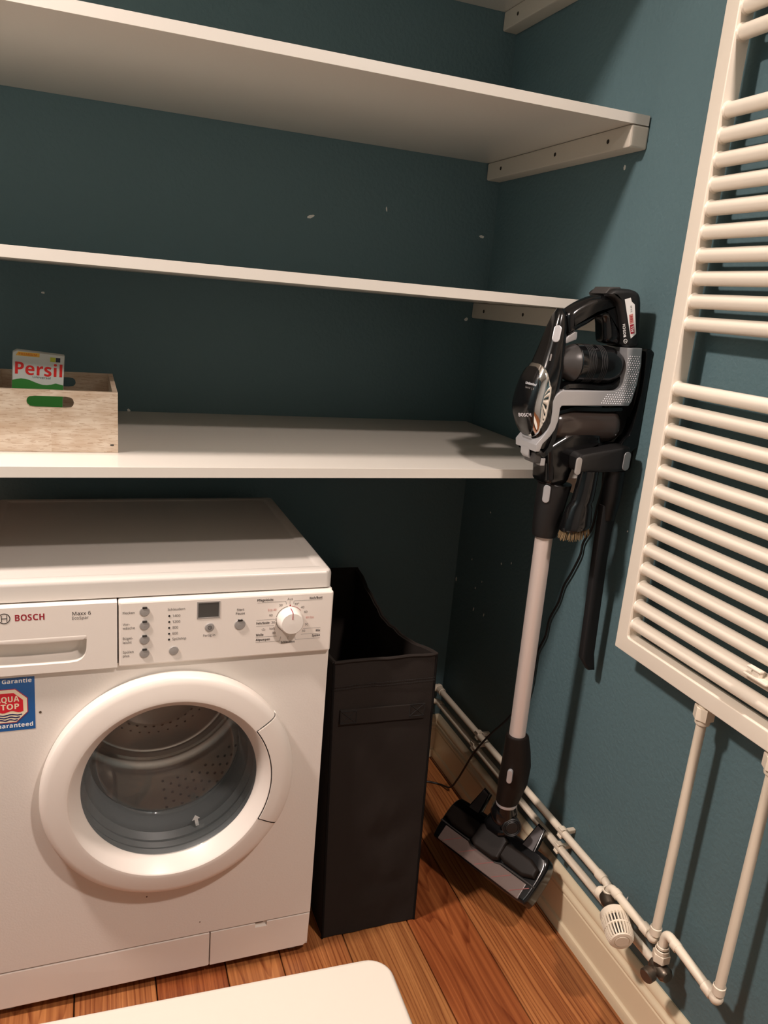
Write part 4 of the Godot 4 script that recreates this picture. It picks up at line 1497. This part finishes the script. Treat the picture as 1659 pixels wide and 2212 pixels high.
	var lup := Vector3(-0.021, 0.072, 0).normalized()
	var lx := Transform3D(Basis(lup, Vector3(-lup.y, lup.x, 0), Vector3(0, 0, 1)), Vector3(-0.0560, 1.3170, 0.6963))
	s = Shape.new()
	s.box(Vector3(-0.0085, -0.0042, -0.0004), Vector3(0.0085, 0.0042, 0.0), 0.0, lx)
	part("red_field", s, M.print_red, lab)
	text("ALL", 0.0050, M.print_white, lab, lx, 0, 0.012, true)
	lx.origin = Vector3(-0.0615, 1.3345, 0.6963)
	s = Shape.new()
	s.box(Vector3(-0.0085, -0.0042, -0.0004), Vector3(0.0085, 0.0042, 0.0), 0.0, lx)
	part("pale_field", s, M.print_pale_red, lab)
	text("18V", 0.0050, M.print_red, lab, lx, 0, 0.012, true)
	lx.origin = Vector3(-0.0655, 1.3520, 0.6963)
	text("3.0 Ah", 0.0030, M.print_grey, lab, lx, 0, 0.012)
	lx.origin = Vector3(-0.0725, 1.3130, 0.6958)
	text("BOSCH", 0.0052, M.print_white, bat, lx, 0, 0.0235, true)
	s = Shape.new()
	holed_plate(s, disc(Vector2(-0.0665, 1.2945), 0.0040, 20), disc(Vector2(-0.0665, 1.2945), 0.0032, 20), 0.6955, 0.6962)
	s.box(Vector3(-0.0688, 1.2941, 0.6955), Vector3(-0.0642, 1.2949, 0.6962))
	part("emblem", s, M.print_white, bat)
	# smoked dust bin and its base
	s = Shape.new()
	rows = []
	for r in [[-0.1925, 0.012], [-0.1900, 0.022], [-0.1840, 0.029], [-0.1700, 0.0335], [-0.1400, 0.0350], [-0.0600, 0.0350], [-0.0480, 0.0335], [-0.0400, 0.0290], [-0.0365, 0.0220], [-0.0345, 0.012]]:
		var q := PackedVector3Array()
		for k in 36:
			var a := TAU * k / 36
			q.append(Vector3(r[0], 1.1340 + sin(a) * r[1] * 0.98, zc + cos(a) * r[1]))
		rows.append(q)
	s.loft(rows)
	part("dust_bin", s, M.smoked, t, "smoked brown-black dust bin")
	s = Shape.new()
	s.prism(chaikin(pts([-0.145, 1.1270, -0.078, 1.1275, -0.0790, 1.1080, -0.066, 1.096, -0.1188, 1.0729, -0.1326, 1.0510, -0.1396, 1.0180, -0.1868, 1.0181, -0.1885, 1.0398, -0.1930, 1.0721, -0.1990, 1.0950, -0.1750, 1.1090]), 2), at_z(0.6280), 0.064, 0.013, 3)
	part("duct", s, M.black, t)
	s = Shape.new()
	s.prism(pts([-0.2290, 1.1075, -0.2180, 1.0965, -0.2080, 1.0945, -0.2070, 1.0995, -0.2170, 1.1025, -0.2275, 1.1125]), at_z(0.644), 0.034, 0.003)
	s.prism(pts([-0.2275, 1.0900, -0.2245, 1.0900, -0.2225, 1.0755, -0.2100, 1.0720, -0.2100, 1.0670, -0.2210, 1.0690, -0.2265, 1.0755]), at_z(0.646), 0.030, 0.0014)
	part("bin_catch", s, M.silver, t)
	s = Shape.new()
	s.box(Vector3(-0.2200, 1.0620, 0.650), Vector3(-0.2060, 1.0870, 0.690), 0.003)
	part("hinge_block", s, M.dark_grey, t)
	s = Shape.new()
	s.box(Vector3(-0.2075, 1.0580, 0.672), Vector3(-0.1965, 1.0730, 0.690), 0.002)
	part("silver_clip", s, M.silver, t)
	# tube connector
	s = Shape.new()
	rows = []
	for r in [[1.0220, -0.1635, 0.0250], [1.0180, -0.1495, 0.0330], [0.995, -0.1520, 0.0315], [0.955, -0.1555, 0.0285], [0.920, -0.1565, 0.0255], [0.9125, -0.1567, 0.0235]]:
		var q := PackedVector3Array()
		for k in 28:
			var a := TAU * k / 28
			q.append(Vector3(r[1] + cos(a) * r[2], r[0], zc + sin(a) * r[2] * 0.95))
		rows.append(q)
	s.loft(rows)
	var con := part("tube_connector", s, M.black_matt, t)
	s = Shape.new()
	var rbx := Transform3D(Basis(Vector3(0.74, 0, 0.68), Vector3(-0.03, 1, 0.02), Vector3(-0.68, 0, 0.74)).orthonormalized(), Vector3(-0.1755, 1.0020, 0.6770))
	s.prism(stadium(Vector2.ZERO, 0.0110, 0.0068, Vector2(0, 1)), rbx, 0.006, 0.0015)
	part("release_button", s, M.silver, con)
	# wand
	s = Shape.new()
	s.lathe([[0.0172, 0.0], [0.0172, 0.462]], 32, along(Vector3(-0.0072, 0.462, 0.005), Vector3(-0.1497, 0.455, 0.655)), false)
	part("wand_tube", s, M.wand, t, "brushed silver tube")
	# neck above the floor head
	s = Shape.new()
	rows = []
	for r in [[0.4700, -0.1497, 0.0215, 0.6550], [0.4660, -0.1490, 0.0250, 0.6550], [0.4300, -0.1435, 0.0290, 0.6540], [0.3940, -0.1400, 0.0325, 0.6520], [0.3500, -0.1400, 0.0325, 0.6490], [0.3200, -0.1420, 0.0280, 0.6460], [0.2990, -0.1430, 0.0255, 0.6430], [0.2960, -0.1430, 0.0240, 0.6425]]:
		var q := PackedVector3Array()
		for k in 28:
			var a := TAU * k / 28
			q.append(Vector3(r[1] + cos(a) * r[2], r[0], r[3] + sin(a) * r[2] * 0.92))
		rows.append(q)
	s.loft(rows)
	var neck := part("neck", s, M.brown_black, t)
	s = Shape.new()
	rbx.origin = Vector3(-0.1640, 0.3840, 0.6720)
	s.prism(stadium(Vector2.ZERO, 0.0105, 0.0058, Vector2(0, 1)), rbx, 0.008, 0.0015)
	part("release_button", s, M.silver, neck)
	s = Shape.new()
	s.lathe([[0.0225, 0.296], [0.0235, 0.292], [0.0225, 0.288]], 28, Transform3D(Basis(), Vector3(-0.1430, 0, 0.6415)))
	part("collar_ring", s, M.silver, neck)
	s = Shape.new()
	s.ball(Vector3(-0.1410, 0.2620, 0.6340), 0.0300, 24, Vector3(1, 1.1, 1))
	s.lathe([[0.0001, 0.262], [0.0238, 0.262], [0.0230, 0.291], [0.0001, 0.291]], 24, Transform3D(Basis(), Vector3(-0.1420, 0, 0.6400)))
	part("swivel_joint", s, M.black, t)
	# floor head, built in its own frame: e along its length, u up its face, n out of the face
	var o := Vector3(-0.2385, 0.1125, 0.4890)
	var e := Vector3(0.3621, 0, 0.9321)
	var u := Vector3(0.6769, 0.6875, -0.2630)
	var n := Vector3(-0.6408, 0.7262, 0.2489)
	var hf := Transform3D(Basis(e, u, n).orthonormalized(), o)
	s = Shape.new()
	s.prism(chaikin(pts([0.006, -0.002, 0.274, -0.002, 0.2815, 0.008, 0.2840, 0.045, 0.2835, 0.085, 0.2760, 0.106, 0.2630, 0.1140, 0.017, 0.1140, 0.004, 0.106, -0.0035, 0.085, -0.004, 0.045, -0.0015, 0.008]), 2), hf * Transform3D(Basis(), Vector3(0, 0, -0.045)), 0.045, 0.009, 3)
	var hd := part("floor_head", s, M.black, t)
	for q in [[0.008, 0.112], [0.168, 0.272]]:
		s = Shape.new()
		s.prism(chaikin(pts([q[0], 0.047, q[1], 0.047, q[1], 0.088, q[0] + 0.004, 0.088, q[0], 0.082]), 1), hf * Transform3D(Basis(), Vector3(0, 0, -0.006)), 0.019, 0.007, 3)
		part("hood", s, M.brown_black, hd)
	# clear window over the brush roll
	s = Shape.new()
	s.box(Vector3(0.018, 0.003, -0.012), Vector3(0.262, 0.040, 0.0008), 0.003, hf)
	part("brush_window", s, mat(rgb(104, 90, 85), 0.2), hd, "see-through window over the brush roller", 30.0)
	s = Shape.new()
	for k in 5:
		var w0 := 0.035 + k * 0.05
		var roll := []
		for j in 7: roll.append(hf * Vector3(w0 + j * 0.006, 0.007 + j * 0.0048, 0.0006))
		s.tube(roll, 0.0011, 5)
	part("bristle_row", s, mat(rgb(130, 78, 74), 0.6), hd, "reddish rows of the brush roller")
	s = Shape.new()
	s.tube([hf * Vector3(0.000, 0.043, 0.001), hf * Vector3(0.090, 0.0425, 0.001), hf * Vector3(0.105, 0.037, 0.001), hf * Vector3(0.175, 0.037, 0.001), hf * Vector3(0.190, 0.0425, 0.001), hf * Vector3(0.280, 0.043, 0.001)], 0.0019, 8)
	part("window_rim", s, M.dark_grey, hd)
	s = Shape.new()
	s.prism(pts([0.100, 0.046, 0.116, 0.038, 0.170, 0.038, 0.182, 0.046, 0.182, 0.088, 0.168, 0.097, 0.112, 0.097, 0.100, 0.088]), hf * Transform3D(Basis(), Vector3(0, 0, -0.004)), 0.022, 0.006, 3)
	part("hump", s, M.brown_black, hd)
	for q in [[0.0445, 0.0710], [0.2065, 0.2330]]:
		s = Shape.new()
		s.prism(pts([q[0] - 0.006, 0.100, q[1] + 0.007, 0.100, q[1], 0.158, q[0] + 0.004, 0.163]), hf * Transform3D(Basis(), Vector3(0, 0, -0.013)), 0.013, 0.003)
		var wing := part("wheel_arm", s, M.black, hd)
		s = Shape.new()
		s.prism(pts([q[0] - 0.001, 0.104, q[1] + 0.001, 0.104, q[1] - 0.003, 0.153, q[0] + 0.006, 0.157]), hf * Transform3D(Basis(), Vector3(0, 0, -0.001)), 0.0022, 0.0008)
		part("wheel_cover", s, mat(rgb(64, 58, 58), 0.5), wing)
	s = Shape.new()
	s.prism(chaikin(pts([0.105, 0.085, 0.175, 0.085, 0.170, 0.125, 0.160, 0.140, 0.120, 0.140, 0.110, 0.125]), 1), hf * Transform3D(Basis(), Vector3(0, 0, -0.010)), 0.040, 0.010, 3)
	part("joint_seat", s, M.black, hd)
	s = Shape.new()
	var dax := Vector3(-0.25, 0.10, 0.95).normalized()
	s.lathe([[0.0001, 0.0], [0.0215, 0.0], [0.0215, 0.016], [0.0195, 0.018], [0.0175, 0.0165], [0.0160, 0.018], [0.0140, 0.0165], [0.0125, 0.018], [0.0001, 0.0185]], 32, along(dax, Vector3(-0.1330, 0.2430, 0.6510)))
	part("pivot_disc", s, M.black_matt, t)
	# --- charging cable: from the dock down the wall, behind the wand, over the pipes to the floor
	var cab := [Vector3(-0.030, 1.060, 0.640), Vector3(-0.020, 1.0163, 0.6350)]
	var wall := [1.0163, 0.6215, 0.9926, 0.6183, 0.9584, 0.6121, 0.9094, 0.6056, 0.8691, 0.5844, 0.8383, 0.5802, 0.7909, 0.5591, 0.7527, 0.5388, 0.7094, 0.5278, 0.6597, 0.5040, 0.6132, 0.4972, 0.5646, 0.4758, 0.5415, 0.4744]
	for k in range(2, wall.size(), 2): cab.append(Vector3(-0.007, wall[k], wall[k + 1]))
	cab.append_array([Vector3(-0.010, 0.46, 0.470), Vector3(-0.035, 0.371, 0.436), Vector3(-0.045, 0.300, 0.385), Vector3(-0.052, 0.235, 0.342), Vector3(-0.052, 0.185, 0.310), Vector3(-0.047, 0.120, 0.270), Vector3(-0.044, 0.065, 0.236), Vector3(-0.046, 0.020, 0.205), Vector3(-0.056, 0.004, 0.165), Vector3(-0.075, 0.004, 0.150), Vector3(-0.096, 0.004, 0.140), Vector3(-0.20, 0.004, 0.10), Vector3(-0.30, 0.004, 0.075)])
	var curve := Curve3D.new()
	for i in cab.size():
		var tan := Vector3.ZERO
		if i > 0 and i < cab.size() - 1: tan = (cab[i + 1] - cab[i - 1]) / 6.0
		curve.add_point(cab[i], -tan, tan)
	curve.bake_interval = 0.006
	s = Shape.new()
	s.tube(Array(curve.get_baked_points()), 0.0026, 8)
	var c := part("charging_cable", s, M.cable, self)
	tag(c, "thin black charging cable trailing from the wall dock over the pipes to the floor", "cable")


# ---------------------------------------------------------------- crate and detergent
func crate() -> void:
	var x0 := -1.158
	var x1 := -0.9415
	var z0 := 0.190
	var z1 := 0.481
	var y0 := 1.0301
	var h := 0.1065
	var t := thing("wooden_crate", "small whitewashed wooden crate with hand holes on the left of the shelf", "crate", Vector3(-1.05, y0, 0.34))
	var th := 0.009
	for zz in [z1 - th, z0]:
		var s := Shape.new()
		var rh := rect_and_hole(Vector2(-1.0500, y0 + 0.0865), Vector2(x0, y0 + 0.0003), Vector2(x1, y0 + h), 0.0275, 0.0098, 48)
		holed_plate(s, rh[0], rh[1], zz, zz + th)
		part("end_board", s, M.crate, t, "", 25.0)
	for xx in [x0, x1 - th]:
		var s := Shape.new()
		s.box(Vector3(xx, y0 + 0.0003, z0 + th), Vector3(xx + th, y0 + h, z1 - th), 0.001)
		part("side_board", s, M.crate, t)
	var s := Shape.new()
	s.box(Vector3(x0 + th, y0 + 0.004, z0 + th), Vector3(x1 - th, y0 + 0.010, z1 - th))
	part("bottom_board", s, M.crate, t)
	s = Shape.new()
	s.box(Vector3(x1 - 0.013, y0 + 0.0125, z1 - 0.001), Vector3(x1 - 0.007, y0 + 0.0150, z1 + 0.0003))
	part("staple", s, M.seam, t)
	# detergent pack standing in the crate
	var p := thing("detergent_pack", "white detergent pack with red lettering standing in the wooden crate", "detergent", Vector3(-1.077, y0 + 0.0105, 0.365))
	var turn := Transform3D(Basis(Vector3.UP, deg_to_rad(4)) * Basis(Vector3(0, 0, 1), deg_to_rad(-3)), Vector3(-1.0800, y0 + 0.0140, 0.3460))
	s = Shape.new()
	s.prism(pts([-0.044, 0, 0.043, 0, 0.044, 0.140, -0.036, 0.1425, -0.043, 0.138]), turn * Transform3D(Basis(), Vector3(0, 0, -0.036)), 0.036, 0.003)
	part("carton", s, mat(rgb(206, 212, 208), 0.35), p)
	var on := func(x: float, y: float) -> Transform3D: return turn * Transform3D(Basis(), Vector3(x, y, 0.0003))
	text("Persil", 0.0215, mat(rgb(214, 38, 34), 0.4), p, on.call(0.001, 0.1120), 0, 0.079, true)
	text("Universal", 0.0042, mat(rgb(70, 90, 84), 0.5), p, on.call(0.006, 0.0975), 0, 0.030)
	text("PREMIUM", 0.0040, mat(rgb(226, 126, 24), 0.5), p, on.call(-0.018, 0.1370), 0, 0.030, true)
	var green := pts([-0.0435, 0.002, 0.0425, 0.002, 0.0430, 0.086])
	for k in 11: green.append(Vector2(lerpf(0.0300, -0.0430, k / 10.0), 0.0885 - 0.0045 * sin(k * 0.62)))
	s = Shape.new()
	s.prism(green, turn * Transform3D(Basis(), Vector3(0, 0, -0.0001)), 0.0005)
	part("green_field", s, mat(rgb(52, 128, 54), 0.4), p)
	s = Shape.new()
	s.prism(pts([-0.038, 0.1335, 0.0015, 0.1335, 0.0015, 0.1405, -0.034, 0.1405]), turn * Transform3D(Basis(), Vector3(0, 0, -0.0001)), 0.0003)
	part("orange_flash", s, mat(rgb(236, 186, 70), 0.4), p)
	for q in [[0.0195, 0.0285, rgb(190, 196, 60)], [0.0290, 0.0365, rgb(36, 44, 58)]]:
		s = Shape.new()
		s.prism(pts([q[0], 0.1275, q[1], 0.1275, q[1], 0.1355, q[0], 0.1355]), turn * Transform3D(Basis(), Vector3(0, 0, -0.0001)), 0.0005)
		part("print_mark", s, mat(q[2], 0.4), p)


# ---------------------------------------------------------------- white table in the foreground
func table() -> void:
	var t := thing("side_table", "low white table with rounded corners at the bottom of the photo", "table", Vector3(-1.0, 0, 1.35))
	var xf := Transform3D(Basis(Vector3.UP, deg_to_rad(-2.2)), Vector3(-0.6105, 0, 1.104))
	var s := Shape.new()
	var p := PackedVector2Array()
	var r := 0.034
	var w := 0.78
	var d := 0.42
	for c in [[-r, -d + r, -0.5], [-r, -r, 0.0], [-w + r, -r, 0.5], [-w + r, -d + r, 1.0]]:
		for j in 9:
			var a: float = PI * c[2] + j * PI / 16
			p.append(Vector2(c[0] + cos(a) * r, c[1] + sin(a) * r))
	s.prism(p, xf * Transform3D(Basis(Vector3.RIGHT, Vector3(0, 0, -1), Vector3.UP), Vector3(0, 0.424, 0)), 0.026, 0.007, 3)
	part("tabletop", s, M.white_top, t)
	for q in [[-0.09, 0.08], [-0.69, 0.08], [-0.09, 0.34], [-0.69, 0.34]]:
		s = Shape.new()
		s.lathe([[0.0001, 0.0], [0.013, 0.0], [0.018, 0.424], [0.0001, 0.424]], 18, xf * Transform3D(Basis(), Vector3(q[0], 0, q[1])))
		part("leg", s, M.white_top, t)


# ---------------------------------------------------------------- ceiling lamps (above the frame)
func lamps() -> void:
	var data := [[LAMP_A, ENERGY_A, "wide round flat ceiling lamp on the left of the room", 1.6], [LAMP_B, ENERGY_B, "small round flat ceiling lamp near the right wall", 1.0]]
	for l in data:
		var at: Vector3 = l[0]
		var t := thing("ceiling_lamp", l[2], "lamp", Vector3(at.x, ROOM_Y, at.z), "ceiling lamps")
		var s := Shape.new()
		var w: float = 0.066 * l[3]
		s.lathe([[w, at.y - 0.004], [w + 0.012, at.y - 0.002], [w + 0.018, at.y + 0.006], [w + 0.018, ROOM_Y - 0.0005], [w, ROOM_Y - 0.0005], [w, at.y - 0.004]], 36, Transform3D(Basis(), Vector3(at.x, 0, at.z)))
		part("rim", s, M.plastic_white, t)
		s = Shape.new()
		s.lathe([[0.0001, at.y + 0.004], [w, at.y + 0.004], [w, at.y + 0.010], [0.0001, at.y + 0.010]], 36, Transform3D(Basis(), Vector3(at.x, 0, at.z)))
		part("lamp_diffuser", s, M.glow, t)
		var o := AreaLight3D.new()
		o.name = "lamp_light"
		t.add_child(o)
		o.position = at - t.position
		o.rotation = Vector3(-PI / 2, 0, 0)
		o.area_size = Vector2(0.12, 0.12) * l[3]
		o.light_color = rgb(255, 236, 226)
		o.light_energy = l[1]
		o.area_range = 8.0
		o.area_attenuation = 2.0
		o.shadow_enabled = true
